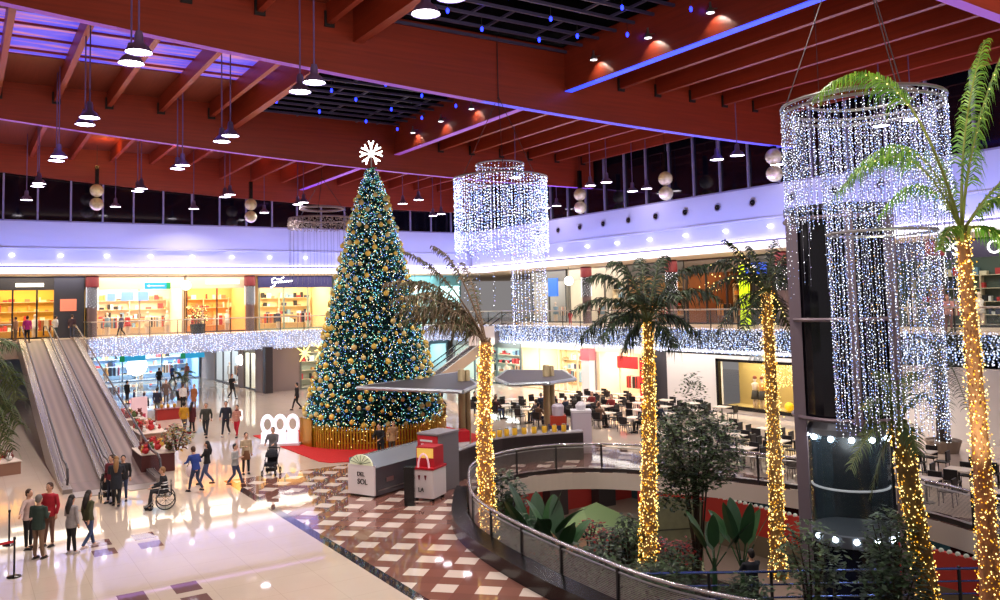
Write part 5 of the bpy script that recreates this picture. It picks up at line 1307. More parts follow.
# P4 large right palm
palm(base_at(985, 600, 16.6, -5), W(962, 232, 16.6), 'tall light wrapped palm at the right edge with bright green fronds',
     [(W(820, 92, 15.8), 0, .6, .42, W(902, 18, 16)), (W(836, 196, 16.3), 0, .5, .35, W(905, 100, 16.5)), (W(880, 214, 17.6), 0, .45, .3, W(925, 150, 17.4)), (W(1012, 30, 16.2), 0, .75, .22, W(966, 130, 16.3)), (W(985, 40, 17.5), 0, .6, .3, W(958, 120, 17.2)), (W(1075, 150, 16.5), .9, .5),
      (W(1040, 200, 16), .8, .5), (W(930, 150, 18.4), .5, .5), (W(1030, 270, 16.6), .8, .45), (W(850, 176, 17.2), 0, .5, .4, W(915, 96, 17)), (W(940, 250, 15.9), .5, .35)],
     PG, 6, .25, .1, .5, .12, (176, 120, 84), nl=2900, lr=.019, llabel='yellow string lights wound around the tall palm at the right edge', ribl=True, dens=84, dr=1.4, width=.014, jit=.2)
l = bpy.data.lights.new('palm_added_spot', 'SPOT'); l.energy = 2600; l.spot_size = .9; l.color = (.95, 1, .7); l.shadow_soft_size = .15  # added unseen spot that brightens the right palm's crown
o = bpy.data.objects.new('palm_added_spot', l); COL.objects.link(o); pu = W(985, 600, 14.2); o.location = (pu.x, pu.y, .3); o.rotation_euler = (W(950, 130, 16.6)-o.location).to_track_quat('-Z', 'Y').to_euler()
# P5
palm(base_at(941, 600, 19.3, -5), W(899, 425, 19.3), 'short leaning palm behind the hanging light curtain',
     [(W(850, 470, 18.6), .8), (W(862, 410, 19), .8), (W(880, 372, 20), .6), (W(915, 372, 20), .6), (W(930, 400, 19), .6), (W(870, 500, 19.6), .7), (W(918, 455, 18.6), .5), (W(862, 440, 19.8), .9)],
     PM, 7, .26, .2, .5, .1, (120, 96, 56), nl=1700, lr=.022, llabel='yellow string lights on the leaning palm right of the lift', dens=36)
# P6 unlit palm on the floor right
b6 = at(944, 452, z=0)
t = thing('tree_planter', (b6.x, b6.y, 0), 0, 'round planter under the unlit palm right of the lift', 'planter')
MB().lathe([(.55, 0), (.7, .5), (.65, .52), (.6, .45)], 0, 0, 18).build('pot', mat('planter_stone', (128, 112, 98), .7), t)
palm((b6.x, b6.y, .45), W(940, 352, (b6-CAM).dot(_f)), 'unlit dark palm on the main floor between the lift and the tall right palm',
     [(W(902, 372, 30), 1.0), (W(912, 410, 30), .8), (W(925, 330, 31), .7), (W(962, 330, 31), .8), (W(985, 366, 30), 1.0), (W(968, 410, 30), .8), (W(948, 420, 29.5), .5), (W(930, 420, 30), .5), (W(896, 346, 31), .9), (W(1000, 350, 31), 1.2)],
     PD, 8, .25, .2, .75, 0, (60, 50, 44), nl=0, dens=34)
# P7 left edge
palm((-1.4, 24.6, 0), (-1.2, 24.8, 5.2), 'dark palm whose fronds hang into the left edge',
     [(W(22, 385, 24.5), 1.8, .9), (W(20, 425, 24), 1.6, .9), (W(14, 450, 24), 1.3, .8), (W(20, 400, 25), 1.9, .9), (W(12, 435, 23.5), 1.5, .8), (W(8, 410, 24.3), 1.3, .8), (W(16, 345, 24.3), 1.0, .8), (W(2, 350, 25), .7), (W(-30, 300, 25), .6), (W(-80, 380, 24), .8), (W(4, 456, 24.5), .9)], PM, 9, .2, .15, .5, 0, (60, 50, 44), nl=0, dens=70, width=.03, dr=1.2)
# soil bed inside the opening
inn = []
for p in off(-.9):
    inn.append((min(p[0], 18.6), min(p[1], 21.7)))
t = thing('planting_bed', (0, 0, 0), 0, 'raised stone planting bed inside the round opening', 'planter')
MB().prism([p for p in inn], -5, -1.6).build('retaining_wall', mat('planter_stone', (128, 112, 98), .7), t)
MB().prism([(p[0]*.985+.25, p[1]*.985+.25) for p in inn], -1.6, -1.5).build('soil', mat('soil', (42, 30, 24), .95, noise=.4, nscale=12), t)
# ficus
pf = W(694, 450, 25.5)
pf = W(694, 450, 25); pf.z += 0; t = shrub((pf.x, pf.y, -1.52), 1.5, 1.3, 6500, 'bushy ficus tree with grey green leaves between the two slim lit palms', LEAFB, .15, 'ficus_tree', 6, 31, h0=pf.z+1.6, cat='tree')
b = MB(); leafcloud(b, (0, 0, pf.z+1.5+1.5), .5, .5, .9, 500, .13, random.Random(3), LEAFB, .1); leafcloud(b, (-.5, .2, pf.z+1.5-.9), .9, .9, .9, 1300, .15, random.Random(4), LEAFB, .1); b.build('upper_foliage', None, t)
MB().tube([(0, 0, 0), (.05, .05, pf.z+1.4)], [.07, .05], 8).build('trunk', mat('stem_brown', (64, 50, 38), .8), t)
for i, (x, y, d, h, n, lb) in enumerate([(540, 545, 24.0, 2.6, 8, 'broad banana plant just behind the near railing'), (560, 540, 23.2, 2.3, 6, 'banana plant with upright leaves right of the broad one'), (512, 520, 25, 1.7, 6, 'banana plant beside the light wrapped palm at the left of the opening'),
                                   (742, 560, 22.8, 2.3, 6, 'tall banana plant near the man in the dark suit'), (715, 580, 23, 1.7, 6, 'low banana plant in front of the ficus tree'), (700, 560, 26, 1.4, 5, 'small banana plant before the red wall')]):
    p = W(x, y, d); banana((p.x, p.y, -1.52 if (p.x < 18.4 and p.y < 21.5) else -5), h, n, lb, 40+i, None, 1.0 if p.x < 18.4 and p.y < 21.5 else 3.2)
for i, (x, y, d, rx, rz, n, lb, ms) in enumerate([(520, 545, 23.6, .9, .9, 900, 'dark leafy shrub at the left end of the bed', LEAF), (590, 570, 22.5, 1.0, .8, 1000, 'leafy shrub below the green tent roof', LEAF), (615, 560, 25, .9, .7, 800, 'shrub left of the middle lit palm', LEAF),
                                           (672, 575, 22.5, .9, .7, 900, 'shrub right of the middle lit palm', LEAF), (810, 560, 19.6, .8, 1.0, 900, 'bushy plant at the foot of the lift', LEAFB), (890, 545, 19.0, .6, .9, 800, 'tall leafy plant right of the lift cabin', LEAFB), (893, 590, 18, .8, .9, 1000, 'low leafy plant right of the lift foot', LEAF),
                                           (640, 590, 22.4, .7, .5, 800, 'low shrub against the near railing', LEAF), (500, 560, 22.6, .6, .8, 600, 'shrub at the foot of the leftmost lit palm', LEAF)]):
    p = W(x, y, d); zb0 = -1.52 if (p.x < 18.4 and p.y < 21.5) else -5; shrub((p.x, p.y, zb0), rx, rz, n, lb, ms, .17, seed=60+i, h0=max(.6, p.z-zb0))
for i, (x, y, d, rx, rz, n, lb) in enumerate([(506, 500, 25.3, .7, 1.0, 900, 'tall dark shrub between the leftmost lit palm and the broad banana plant'), (530, 560, 22.4, .8, .8, 800, 'dark fern like shrub right against the left of the near railing'), (630, 540, 24.2, .6, .8, 700, 'slim shrub hugging the left side of the middle lit palm'),
        (660, 590, 20.8, .9, .7, 800, 'dark shrub in front of the middle lit palm'), (745, 595, 20, .6, .5, 500, 'low shrub before the lower platform rails')]):
    p = W(x, y, d); zb0 = -1.52 if (p.x < 18.4 and p.y < 21.5) else -5; shrub((p.x, p.y, zb0), rx, rz, n, lb, LEAF, .18, seed=160+i, h0=max(.6, p.z-zb0))
POI = [mat('poinsettia_red', (140, 22, 26), .6), mat('leaf_c', (26, 42, 30), .6)]
for i, (x, y, d) in enumerate([(690, 548, 25), (655, 548, 25.4), (608, 540, 24.6), (590, 530, 26.5), (675, 552, 24.2)]):
    p = W(x, y, d); zb0 = -1.52 if (p.x < 18.4 and p.y < 21.5) else -5; shrub((p.x, p.y, zb0), .5, .35, 260, ['red poinsettia before the stone wall, right one', 'red poinsettia beside the middle lit palm', 'red poinsettia left of the middle lit palm', 'red poinsettia below the green tent', 'red poinsettia low between palm and ficus'][i], POI, .16, 'poinsettia', 3, 80+i, h0=max(.4, p.z-zb0), cat='plant')
t = shrub((7.75, 37.2, .8), .6, .6, 700, 'leafy plant with yellow and red tips on the near gift stall', [mat('leaf_lime', (120, 140, 50), .5), mat('leaf_b', (58, 84, 50), .5), mat('leaf_gold', (200, 150, 60), .5), mat('poinsettia_red', (140, 22, 26), .6)], .17, 'potted_plant', 3, 90, cat='plant')
p = gp(182, 400); t = thing('potted_palm', (p[0], p[1], 0), 0, 'small dark potted palm standing in the passage', 'plant')
MB().lathe([(.35, 0), (.45, .7), (.4, .7)], 0, 0, 14).build('pot', DSTEEL, t)
rnd_ = random.Random(5); MB().tube([(0, 0, .6), (0, 0, 1.6)], [.06, .04], 6).build('trunk', mat('stem_brown', (64, 50, 38), .8), t)
for k in range(11):
    a = 2*PI*k/11; frond(t, (0, 0, 1.55), (1.0*math.cos(a), 1.0*math.sin(a), 1.5+.5*math.sin(k*2)), .6, .32, PD, rnd_, 14, width=.03)
p = (15.7, 68.0, 4.8); t = shrub(p, .95, .9, 500, 'decorated round bush in a dark pot on the upper walkway', LEAF, .2, 'potted_bush', 4, 95, h0=1.5, cat='plant')
MB().lathe([(.5, 0), (.6, .75), (.5, .75)], 0, 0, 14).build('pot', DSTEEL, t)
b = MB().use(LWARM); [b.oct((random.uniform(-.8, .8), random.uniform(-.8, .8), random.uniform(.9, 2.2)), .05) for k in range(40)]; b.build('lights', None, t)['kind'] = 'stuff'

# ================================================================ lift in the opening
e = W(848, 430, 22.6); EX, EY = e.x, e.y
t = thing('glass_lift', (EX, EY, -5), -YAW-.42, 'round glass lift rising through the opening behind the light curtain', 'lift')
# local -y looks at the camera
COLM = mat('lift_column', (138, 122, 132), .4, .3)
MB().box(-1.3, -.75, 0, -1.0, -.45, 13.9).build('column', COLM, t); MB().box(.2, -1.45, 8.3, .42, -1.2, 13.9).build('column', COLM, t); MB().box(1.12, -.6, 0, 1.4, -.35, 13.9).build('column', COLM, t)
MB().box(-1.1, .9, 0, 1.1, 1.2, 13.9).build('rear_frame', mat('lift_dark', (22, 22, 26), .3), t)
b = MB()
for z in (13.7, 11.0, 8.4): b.tube([(1.38*math.cos(k*PI/16), 1.38*math.sin(k*PI/16), z) for k in range(33)], .06, 6, False)
b.build('ring_beam', COLM, t)
MB().lathe([(1.4, 13.85), (1.4, 14.05)], 0, 0, 28).build('top_cover', DSTEEL, t)
MB().lathe([(1.2, 8.4), (1.2, 13.7)], 0, 0, 28, False).build('shaft_glass', mat('lift_shaft_glass', (18, 16, 24), .08, spec=.6), t)
MB().lathe([(.3, 8.75), (1.0, 8.35), (1.12, 8.1), (1.12, 7.95)], 0, 0, 28).build('cabin_roof', mat('cabin_grey', (120, 124, 132), .35, .4), t)
MB().lathe([(1.02, 5.4), (1.02, 7.95)], 0, 0, 28, False).build('cabin_glass', glass('cabin_glass', (52, 66, 74), .55), t)
MB().lathe([(1.08, 5.1), (1.12, 5.4), (1.0, 5.42)], 0, 0, 28).build('cabin_floor', mat('cabin_grey', (120, 124, 132), .35, .4), t)
MB().tube([(.98*math.cos(a*PI/14), .98*math.sin(a*PI/14), 6.55) for a in range(14, 29)], .03, 6).build('cabin_handrail', mat('hoop_white', (230, 232, 236), .3, emit=.6), t)
MB().lathe([(.9, 0), (.9, 5.1)], 0, 0, 28, False).build('lower_shaft', mat('lift_navy', (18, 24, 44), .25), t)
RGL = mat('ring_spot', (240, 250, 255), .4, emit=16, ecol=(225, 242, 255))
for z in (7.88, 5.3):
    for k in range(7):
        a = PI+.25+k*(PI-.3)/6
        MB().ball((1.1*math.cos(a), 1.1*math.sin(a), z), .075, 8, 6).build('ring_light', RGL, t)
l = bpy.data.lights.new('lift_light', 'POINT'); l.energy = 60; l.color = (.85, .95, 1); l.shadow_soft_size = .3
o = bpy.data.objects.new('lift_light', l); COL.objects.link(o); o.location = (EX, EY, 2.4)

# lower platform with rails
pa, pb = W(640, 560, 20.6), W(1010, 577, 20.6)
o_ = Vector((pa.x, pa.y, 0)); dv = Vector((pb.x-pa.x, pb.y-pa.y, 0)); Lp = dv.length; ang = math.atan2(dv.y, dv.x)
t = thing('lower_platform', (pa.x, pa.y, -1.42), ang, 'dark lower platform around the lift', 'platform')
MB().box(.4, .12, -.25, Lp, 1.3, -.0).build('deck', mat('platform_dark', (52, 50, 56), .35), t)
for k in range(6): MB().box(.8+k*1.7, .3, -3.58, .95+k*1.7, .45, -.25).build('support', DSTEEL, t)
t = thing('platform_railing', (pa.x, pa.y, -1.42), ang, 'low horizontal rail fence with painted-on blue sheen in front of the lift', 'railing')
for k in range(4): MB().tube([(0, 0, .35+k*.32), (Lp, 0, .33+k*.30)], .035 if k == 3 else .024, 8).build('rail', mat('rail_blue_lit', (110, 130, 200), .2, .8), t)  # blue light falling on the rails is put into their metal colour
for k in range(7): MB().box(.1+k*1.55, -.03, -.0 if k else 0, .16+k*1.55, .03, 1.3).build('post', DSTEEL, t)
MB().box(-.2, -.05, -.25, Lp, .14, .0).build('beam', mat('platform_dark', (52, 50, 56), .35), t)

# lower floor: red hoarding, tent, stone wall, shops
A1, A2 = at(686, 511, X=30.5), at(790, 536, X=30.5)
m = mat('hoarding_red', (196, 52, 42), .6)
t = thing('red_hoarding', (30.5, 0, -5), 0, 'long red barrier with a scalloped white top on the lower floor', 'barrier')
MB().box(-.1, 12, .9, .1, 34, 2.15).build('panel', m, t); MB().box(-.12, 12, 0, .12, 34, .9).build('base', mat('hoarding_base', (120, 104, 84), .7), t)
b = MB()
for k in range(72): b.ball((-.02, 12.15+k*.305, 2.17), .1, 8, 5)
b.build('scalloped_trim', mat('trim_cream', (222, 226, 214), .6), t)
struct(MB().box(33.5, 0, -5, 33.7, 45, -.62).build('wall_lower_right', mat('lower_wall_teal', (38, 74, 82), .6)))
struct(MB().box(-5, 38, -5, 33.5, 38.2, -.62).build('wall_lower_back', mat('lower_wall_red', (160, 44, 38), .6)))
for k in range(7):
    struct(MB().box(10+k*3.4, 37.2, -5, 11.2+k*3.4, 37.9, -.62).build('trim_%d' % (20+k), mat('dark_pillar', (52, 44, 46), .4)))
area((25, 33.5, -.8), (0, .25, -1), 14, 1.2, 160, (1, .86, .74)); area((31.8, 22, -.8), (0, 0, -1), 1.5, 18, 120, (.9, .95, 1)); area((28.6, 22, -.8), (.4, 0, -1), 1.5, 18, 160, (1, .9, .8))
for k, (y, c_) in enumerate(((29, (40, 90, 170)), (25.5, (60, 130, 170)), (21, (180, 170, 60)), (17, (40, 110, 100)))):
    t = thing('toy_display', (32.2, y, -5), 0, ['blue display behind the red barrier, farthest', 'light blue display behind the red barrier', 'yellow display behind the red barrier', 'teal display behind the red barrier, nearest'][k], 'display')
    MB().box(-.3, -1.1, 0, .3, 1.1, 2.2).build('cabinet', BLACK, t); MB().prism([(-.35, -.9), (.35, -.9), (.35, .9), (-.35, .9)], 2.2, 3.2).build('topper', mat('toy_%d' % k, c_, .5), t)
    for q in range(3): MB().ball((-.3, -.7+q*.7, 2.7), .25, 10, 7).build('figure', PALS[q], t)
g0 = W(590, 517, 31.5); t = thing('green_tent', (g0.x, g0.y, -5), .35, 'pale green pitched tent roof on the lower floor', 'tent')
b = MB(); zt, zh = g0.z+5+.45, g0.z+5-.75
b.add([(-2.1, -1.7, zh), (2.1, -1.7, zh), (2.1, 1.7, zh), (-2.1, 1.7, zh), (-.5, 0, zt), (.5, 0, zt)], [(0, 1, 5, 4), (1, 2, 5), (2, 3, 4, 5), (3, 0, 4)])
b.build('roof', mat('tent_green', (132, 160, 108), .7), t)
b = MB(); b.box(-2.1, -1.7, zh-.25, 2.1, -1.66, zh); b.box(-2.1, 1.66, zh-.25, 2.1, 1.7, zh); b.box(-2.1, -1.7, zh-.25, -2.06, 1.7, zh); b.box(2.06, -1.7, zh-.25, 2.1, 1.7, zh); b.build('valance', mat('tent_green2', (104, 132, 90), .7), t)
for x in (-2, 2):
    for y in (-1.6, 1.6): MB().tube([(x, y, 0), (x, y, zh)], .04, 8).build('pole', STEEL, t)
g1 = W(560, 545, 29); t = thing('wooden_hut', (g1.x, g1.y, -5), .35, 'brown wooden hut roof in front of the green tent', 'hut')
zz = g1.z+5; MB().box(-1.0, -.8, 0, 1.0, .8, zz-.1).build('walls', mat('hut_brown', (84, 56, 36), .7), t)
MB().prism([(-1.2, -1.0), (1.2, -1.0), (1.2, 1.0), (-1.2, 1.0)], zz-.1, zz+.02).build('roof', mat('hut_roof', (110, 74, 44), .7, noise=.2), t)
g2 = W(668, 520, 30.5); t = thing('stone_stair_wall', (g2.x, g2.y, -5), -.45, 'grey green stone wall with coursed joints on the lower floor', 'wall')
zz = W(668, 496, 30.5).z+5
b = MB().use(mat('stair_stone', (122, 124, 96), .8, noise=.15, nscale=3)); b.add([(-.8, 0, 0), (1.3, 0, 0), (1.3, 0, zz-.3), (-.8, 0, zz), (-.8, .4, 0), (1.3, .4, 0), (1.3, .4, zz-.3), (-.8, .4, zz)], [(0, 1, 2, 3), (5, 4, 7, 6), (3, 2, 6, 7), (0, 3, 7, 4), (1, 5, 6, 2)])
b.use(mat('joint_dark', (60, 62, 50), .8))
for k in range(5): b.box(-.8, -.012, .6+k*.65, 1.3, 0, .64+k*.65)
b.build('masonry', None, t)

# ================================================================ canopy of the cafe bar
def canopy(px, label, posts, z=3.05):
    P = [at(x, y, z=z) for x, y in px]; c = sum(P, Vector())/len(P); c.z = 0
    t = thing('cafe_canopy', c, 0, label, 'canopy')
    poly = [(p.x-c.x, p.y-c.y) for p in P]
    MB().prism(poly, z-.12, z).build('roof_plate', mat('canopy_top', (72, 67, 73), .5), t)
    n = len(poly); b = MB()
    for i in range(n):
        a_, c2 = Vector(poly[i]), Vector(poly[(i+1) % n]); b.tube([(a_.x, a_.y, z-.06), (c2.x, c2.y, z-.06)], .09, 6)
    b.build('edge_profile', mat('canopy_edge', (176, 184, 188), .35, .6), t)
    for x, y in posts:
        q = at(x, y, z=0)-c
        b = MB(); b.lathe([(.17, 0), (.17, 3.55), (.12, 3.6)], q.x-.12, q.y, 12); b.build('post', mat('post_bronze', (186, 168, 128), .35, .3), t, smooth=True)
        b = MB(); b.lathe([(.12, 0), (.12, 3.5), (.08, 3.55)], q.x+.18, q.y-.05, 12); b.build('post', mat('post_bronze', (186, 168, 128), .35, .3), t, smooth=True)
canopy([(357, 386.5), (463, 390.5), (477, 384.5), (461, 371.5)], 'left triangular grey canopy wing in front of the christmas tree', [(465, 447)])
canopy([(496, 378), (507, 370), (563, 370), (575, 378), (549, 382), (509, 383.5)], 'right grey canopy wing over the cafe bar', [(550, 440)])
# bar
q0, q1, q2 = gp(458, 482), gp(503, 466), gp(584, 459)
t = thing('cafe_bar', (q1[0], q1[1], 0), 0, 'dark curved cafe bar counter under the canopy', 'bar counter')
loc = [(p[0]-q1[0], p[1]-q1[1]) for p in (q0, q1, q2)]; sp_ = [(p.x, p.y) for p in spline([Vector(l+(0,)) for l in loc], 6, False)]
ins = [(p[0]+.35, p[1]+.55) for p in sp_]
b = MB()
for i in range(len(sp_)-1):
    a_, c2, d2, e2 = sp_[i], sp_[i+1], ins[i+1], ins[i]
    b.add([(*a_, 0), (*c2, 0), (*d2, 0), (*e2, 0), (*a_, 1.1), (*c2, 1.1), (*d2, 1.1), (*e2, 1.1)], [(0, 1, 5, 4), (2, 3, 7, 6), (4, 5, 6, 7)])
b.build('front', mat('bar_dark', (40, 32, 34), .35), t)
b = MB()
for i in range(len(sp_)-1):
    a_, c2, d2, e2 = sp_[i], sp_[i+1], ins[i+1], ins[i]
    b.add([(*a_, 1.1), (*c2, 1.1), (*d2, 1.1), (*e2, 1.1), (*a_, 1.15), (*c2, 1.15), (*d2, 1.15), (*e2, 1.15)], [(0, 1, 5, 4), (2, 3, 7, 6), (4, 5, 6, 7)])
b.build('worktop', mat('bar_top', (160, 156, 160), .25), t)
jy = mat('juice_yellow', (226, 176, 44), .35, emit=.05)
jar0 = None
for k in range(9):
    i = 5+k*.65; a_ = sp_[min(int(i), len(sp_)-1)]; c2 = sp_[min(int(i)+1, len(sp_)-1)]; f_ = i-int(i)
    p = (q1[0]+a_[0]*(1-f_)+c2[0]*f_+.2, q1[1]+a_[1]*(1-f_)+c2[1]*f_+.25, 1.15)
    if jar0 is None:
        jar0 = thing('juice_jar', p, 0, 'x', 'jar'); jar0.scale = (.7, .7, .75); MB().lathe([(.13, 0), (.15, .05), (.15, .34), (.1, .38)], 0, 0, 12).build('jar_body', jy, jar0, smooth=True); MB().lathe([(.11, .38), (.11, .43)], 0, 0, 12).build('lid', STEEL, jar0); o = jar0
    else: o = copy_tree(jar0); o.location = p
    o['label'] = 'yellow drink jar in the row on the cafe bar'; o['group'] = 'yellow jars on the cafe bar'; o['category'] = 'jar'
p = gp(582, 452); t = thing('fridge_cabinet', (p[0], p[1], 0), -YAW, 'tall pale lilac cabinet at the right end of the cafe bar', 'cabinet')
MB().box(-.42, -.35, 0, .42, .35, 1.75).build('body', mat('cab_lilac', (196, 184, 200), .45), t); MB().box(-.44, -.38, 1.75, .44, .38, 1.85).build('top', WHITE, t); MB().box(-.4, -.37, .1, .4, -.35, 1.7).build('door', mat('cab_lilac2', (206, 196, 208), .4), t)
MB().lathe([(.2, 1.85), (.24, 2.05), (.1, 2.2)], 0, 0, 12).build('jug', WHITE, t)
p = gp(559, 452); t = thing('drinks_cooler', (p[0], p[1], 0), -YAW, 'small cooler with a red and white drinks display on the cafe bar', 'cooler')
MB().box(-.45, -.3, 0, .45, .3, 1.2).build('body', mat('cooler_blue', (60, 64, 96), .4), t); MB().box(-.35, -.25, 1.2, .35, .25, 1.6).build('display', mat('cooler_red', (186, 60, 34), .5), t); MB().lathe([(.25, 1.6), (.28, 2.0), (.2, 2.1)], 0, 0, 12).build('dispenser', mat('cab_lilac2', (206, 196, 208), .4), t)
MB().box(-.4, -.33, .5, -.05, -.3, 1.05).build('notice', WHITE, t)

# ================================================================ fair counter, ice cream cart, big red box
A_, B_ = Vector(gp(349, 495)), Vector(gp(374.5, 498.5)); dx = (B_-A_); wdt = dx.length; rz = math.atan2(dx.y, dx.x)
t = thing('display_counter', A_, rz, 'long silver display counter with a white front panel reading Del Sol', 'counter')
MB().box(0, .05, .05, wdt, 4.3, 1.02).build('cabinet', mat('counter_grey', (86, 86, 92), .4, .3), t)
MB().box(-.02, -.02, .08, wdt+.02, .05, 1.1).build('front_panel', mat('panel_white', (240, 234, 236), .5), t)
b = MB(); b.add([(-.03, .05, 1.02), (wdt+.03, .05, 1.02), (wdt+.03, 4.3, 1.02), (-.03, 4.3, 1.02), (-.03, .05, 1.3), (wdt*.55, .05, 1.42), (wdt*.55, 4.3, 1.42), (-.03, 4.3, 1.3)], [(0, 1, 5, 4), (1, 2, 6, 5), (4, 5, 6, 7), (2, 3, 7, 6), (3, 0, 4, 7)])
b.build('sloped_glass', mat('counter_lid', (150, 158, 166), .2, .4), t)
pts = [(wdt/2+.52*math.cos(k*PI/12), 1.1+.36*math.sin(k*PI/12)) for k in range(13)]
b = MB(); b.add([(x, -.03, z) for x, z in pts]+[(x, .03, z) for x, z in pts], [tuple(range(13))[::-1], tuple(range(13, 26))]+[(i, i+1, 14+i, 13+i) for i in range(12)]); b.build('fan_top', mat('fan_cream', (226, 232, 200), .5, emit=.2), t)
b = MB()
for k in range(1, 8): a_ = k*PI/8; b.tube([(wdt/2, -.04, 1.12), (wdt/2+.5*math.cos(a_), -.04, 1.1+.34*math.sin(a_))], .012, 4)
b.build('fan_ribs', mat('fan_rib', (120, 130, 90), .5), t)
text('lettering', 'DEL', .2, BLACK, t, (wdt*.5, -.03, .78), (PI/2, 0, 0)); text('lettering', 'SOL', .26, BLACK, t, (wdt*.56, -.03, .52), (PI/2, 0, 0))
MB().box(wdt+.0, .2, .2, wdt+.02, 4.1, .24).build('trim_line', STEEL, t)
for k in range(2): MB().box(wdt+.01, .6+k*1.7, .45, wdt+.04, 1.0+k*1.7, .6).build('handle', STEEL, t)
p = gp(403, 482); t = thing('white_cabinet', p, rz, 'small white cabinet at the rear end of the silver display counter', 'cabinet')
MB().box(-.3, -.3, 0, .3, .3, 1.25).build('body', mat('panel_white', (240, 234, 236), .5), t); MB().box(-.2, -.32, .5, .2, -.3, 1.0).build('panel', mat('slate', (90, 96, 110), .5), t)
# black column
p = gp(410, 505); tag(MB().box(-.17, -.17, 0, .17, .17, 1.2).box(-.19, -.19, 1.2, .19, .19, 1.26).build('black_column_bin', BLACK, None, p, -YAW), 'slim black square bin left of the ice cream cart', 'bin')
# cart
p = gp(427, 499); t = thing('ice_cream_cart', p, -YAW-.4, 'white ice cream cart with a red top box and pink arch', 'cart'); t.scale = (.86, .86, .92); t.location.x += .12
MB().box(-.45, -.55, .12, .45, .55, 1.15).build('body', mat('cart_white', (242, 234, 236), .5), t)
MB().box(-.48, -.58, 1.15, .48, .58, 1.22).build('red_rim', mat('cart_red', (190, 28, 44), .4), t)
MB().box(-.4, -.35, 1.22, .4, .45, 1.95).build('display_box', mat('cart_red', (190, 28, 44), .4), t); MB().box(-.36, -.37, 1.55, .36, -.34, 1.9).build('display_glass', mat('cart_gold', (226, 190, 90), .3, emit=.4), t)
MB().tube([(.24*math.cos(k*PI/10), -.5, 1.22+.5*math.sin(k*PI/10)) for k in range(11)], .04, 8).build('arch', mat('arch_pink', (240, 190, 200), .4, emit=.3), t)
b = MB()
for x in (-.18, .1): b.tube([(x, -.56, .95), (x, -.56, .78)], [.05, .015], 8)
b.build('cone_print', mat('cone_maroon', (120, 30, 44), .5), t)
text('lettering', 'LA', .22, BLACK, t, (-.1, -.56, .42), (PI/2, 0, 0))
for x in (-.35, .35):
    for y in (-.42, .42): MB().lathe([(.06, 0), (.07, .06), (.05, .12)], x, y, 8).build('wheel', BLACK, t)
# big box
r0_, r1_ = Vector(gp(427, 492)), Vector(gp(446, 496)); 
p = gp(437, 489); t = thing('vending_kiosk', p, -YAW-.6, 'tall grey kiosk with a bright red front behind the ice cream cart', 'kiosk')
t.scale = (.92, .92, .95); MB().box(-.5, -.5, 0, .5, .8, 2.1).build('body', mat('kiosk_grey', (122, 118, 124), .5), t)
MB().box(-.49, -.55, .3, .49, -.5, 2.06).build('red_front', mat('kiosk_red', (200, 32, 46), .45), t)
MB().box(-.53, -.55, 2.1, .53, .83, 2.16).build('roof', mat('kiosk_top', (150, 146, 150), .4), t)
b = MB(); b.box(-.35, -.57, 1.85, .25, -.55, 1.92); b.box(-.3, -.57, 1.7, .22, -.55, 1.77); b.build('printed_lines', WHITE, t)
p = gp(453, 462); t = thing('red_counter_box', (p[0]+.5, p[1]+.6, 0), -YAW+.3, 'low red and white box behind the tall grey kiosk', 'counter')
MB().box(-.5, -.4, 0, .5, .4, 1.1).build('body', WHITE, t); MB().box(-.52, -.42, .75, .52, .42, 1.2).build('red_band', mat('kiosk_red', (200, 32, 46), .45), t)
# illuminated white sculpture left of the tree
p = gp(270, 452); p = Vector(at(284, 444, z=0)); p = gp(281, 446); t = thing('light_sculpture', (p[0], p[1], 0), -YAW, 'white glowing letter shaped sculpture left of the gold fence', 'light sculpture')
SC = mat('sculpture_glow', (250, 246, 255), .4, emit=.6)
for k in range(3):
    b = MB(); b.tube([(-.9+k*.85+.36*math.cos(a*PI/10), 0, 1.1+.4*math.sin(a*PI/10)) for a in range(21)], .12, 8, False); b.build('loop', SC, t)
    MB().box(-1.3+k*.85, -.15, .15, -.55+k*.85, .15, .7).build('block', SC, t)
MB().box(-1.4, -.3, 0, 1.3, .3, .15).build('plinth', WHITE, t); t.scale = (.72, .72, .95)
t = thing('star_decoration', (24.2, 66.0-1.0, 3.0), 0, 'golden glowing star decorations hanging left of the christmas tree', 'star decoration')
for k, (x, z, r_) in enumerate(((-.9, 0, .8), (.5, .25, 1.0))):
    b = MB()
    for j in range(8): a_ = j*PI/4+.2; b.tube([(x, 0, z), (x+r_*math.cos(a_)*(1 if j % 2 else .6), 0, z+r_*math.sin(a_)*(1 if j % 2 else .6))], [.1, .02], 6)
    b.build('star', mat('star_gold', (255, 226, 130), .4, emit=2.2), t)
MB().tube([(-.9, 0, 0), (-.9, 0, .4)], .01).build('cord', WIRE, t)
MB().tube([(.5, 0, .25), (.5, 0, .5)], .01).build('cord', WIRE, t)

# ================================================================ food court furniture
def chair_proto():
    t = thing('cafe_chair', (0, 0, 0), 0, 'x', 'chair'); cm = mat('chair_black', (28, 25, 28), .45)
    MB().box(-.21, -.21, .43, .21, .21, .47).build('seat', cm, t); b = MB(); b.box(-.21, .18, .5, .21, .23, .86); b.build('backrest', cm, t)
    for x in (-.18, .18):
        for y in (-.18, .18): MB().tube([(x, y, .43), (x*1.15, y*1.15, 0)], .014, 5).build('leg', DSTEEL, t)
    return t
def table_proto():
    t = thing('cafe_table', (0, 0, 0), 0, 'x', 'table')
    MB().prism([(-.38, -.38), (.38, -.38), (.38, .38), (-.38, .38)], .72, .76).build('tabletop', mat('table_white', (232, 218, 200), .35), t)
    MB().tube([(0, 0, .72), (0, 0, .03)], .035, 8).build('pedestal', DSTEEL, t); MB().lathe([(.24, 0), (.22, .03)], 0, 0, 12).build('foot', DSTEEL, t); return t
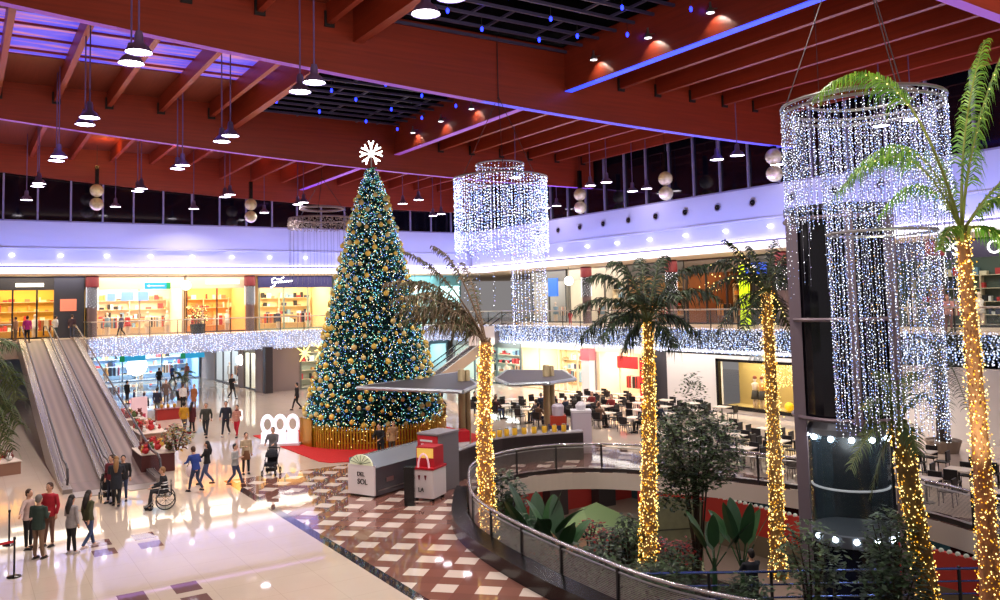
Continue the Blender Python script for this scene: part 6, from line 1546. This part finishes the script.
CP, TP = chair_proto(), table_proto(); used = [False, False]
rf = random.Random(33)
cols = [BLK, (60, 30, 34), (90, 88, 92), (30, 40, 60), (120, 90, 70), (170, 160, 156), (130, 40, 40), BLK]
def place(pr, i, loc, rz, label, group):
    o = pr if not used[i] else copy_tree(pr); used[i] = True
    o.location = loc; o.rotation_euler.z = rz; o['label'] = label; o['group'] = group; return o
spots = []
for ix in range(5):
    for iy in range(6): spots.append((26.3+ix*2.15+rf.uniform(-.2, .2), 32.0+iy*2.15+rf.uniform(-.2, .2), 'A'))
for ix in range(3):
    for iy in range(8): spots.append((25.9+ix*2.15+rf.uniform(-.2, .2), 10.5+iy*2.45+rf.uniform(-.2, .2), 'B'))
np_ = 0
for x, y, zone in spots:
    if zone == 'A' and (x < 28.0 and y < 34.5): continue
    if (x-b6.x)**2+(y-b6.y)**2 < 2.0: continue
    place(TP, 1, (x, y, 0), .2, 'square pale cafe table on one leg in the food court', 'square cafe tables of the food court')
    for k in range(4):
        if rf.random() < .12: continue
        a = .2+k*PI/2; cx, cy = x-.62*math.sin(a+PI), y+.62*math.cos(a+PI); cx, cy = x+.62*math.cos(a), y+.62*math.sin(a)
        place(CP, 0, (cx, cy, 0), a-PI/2, 'black cafe chair drawn up to a pale table in the food court', 'black cafe chairs of the food court')
        if zone == 'A' and np_ < 17 and rf.random() < .36:
            face = math.atan2(x-cx, y-cy)
            person((cx, cy, 0), face, 1.7, 'person seated at a cafe table in the food court', rf.choice(cols), rf.choice((BLK, JEAN, NAVY)), rf.choice(('dark', 'brown', 'grey')), pose='sit', arms=('table', 'table'), seat=.47, group='diners seated in the food court', detail=False)
            np_ += 1
# turn lettering curves into meshes
for o in [o for o in bpy.data.objects if o.type == 'FONT']:
    dg = bpy.context.evaluated_depsgraph_get(); me = bpy.data.meshes.new_from_object(o.evaluated_get(dg))
    n = bpy.data.objects.new(o.name, me); COL.objects.link(n); n.parent = o.parent; n.location = o.location; n.rotation_euler = o.rotation_euler
    for k in o.keys(): n[k] = o[k]
    nm = o.name; bpy.data.objects.remove(o); n.name = nm
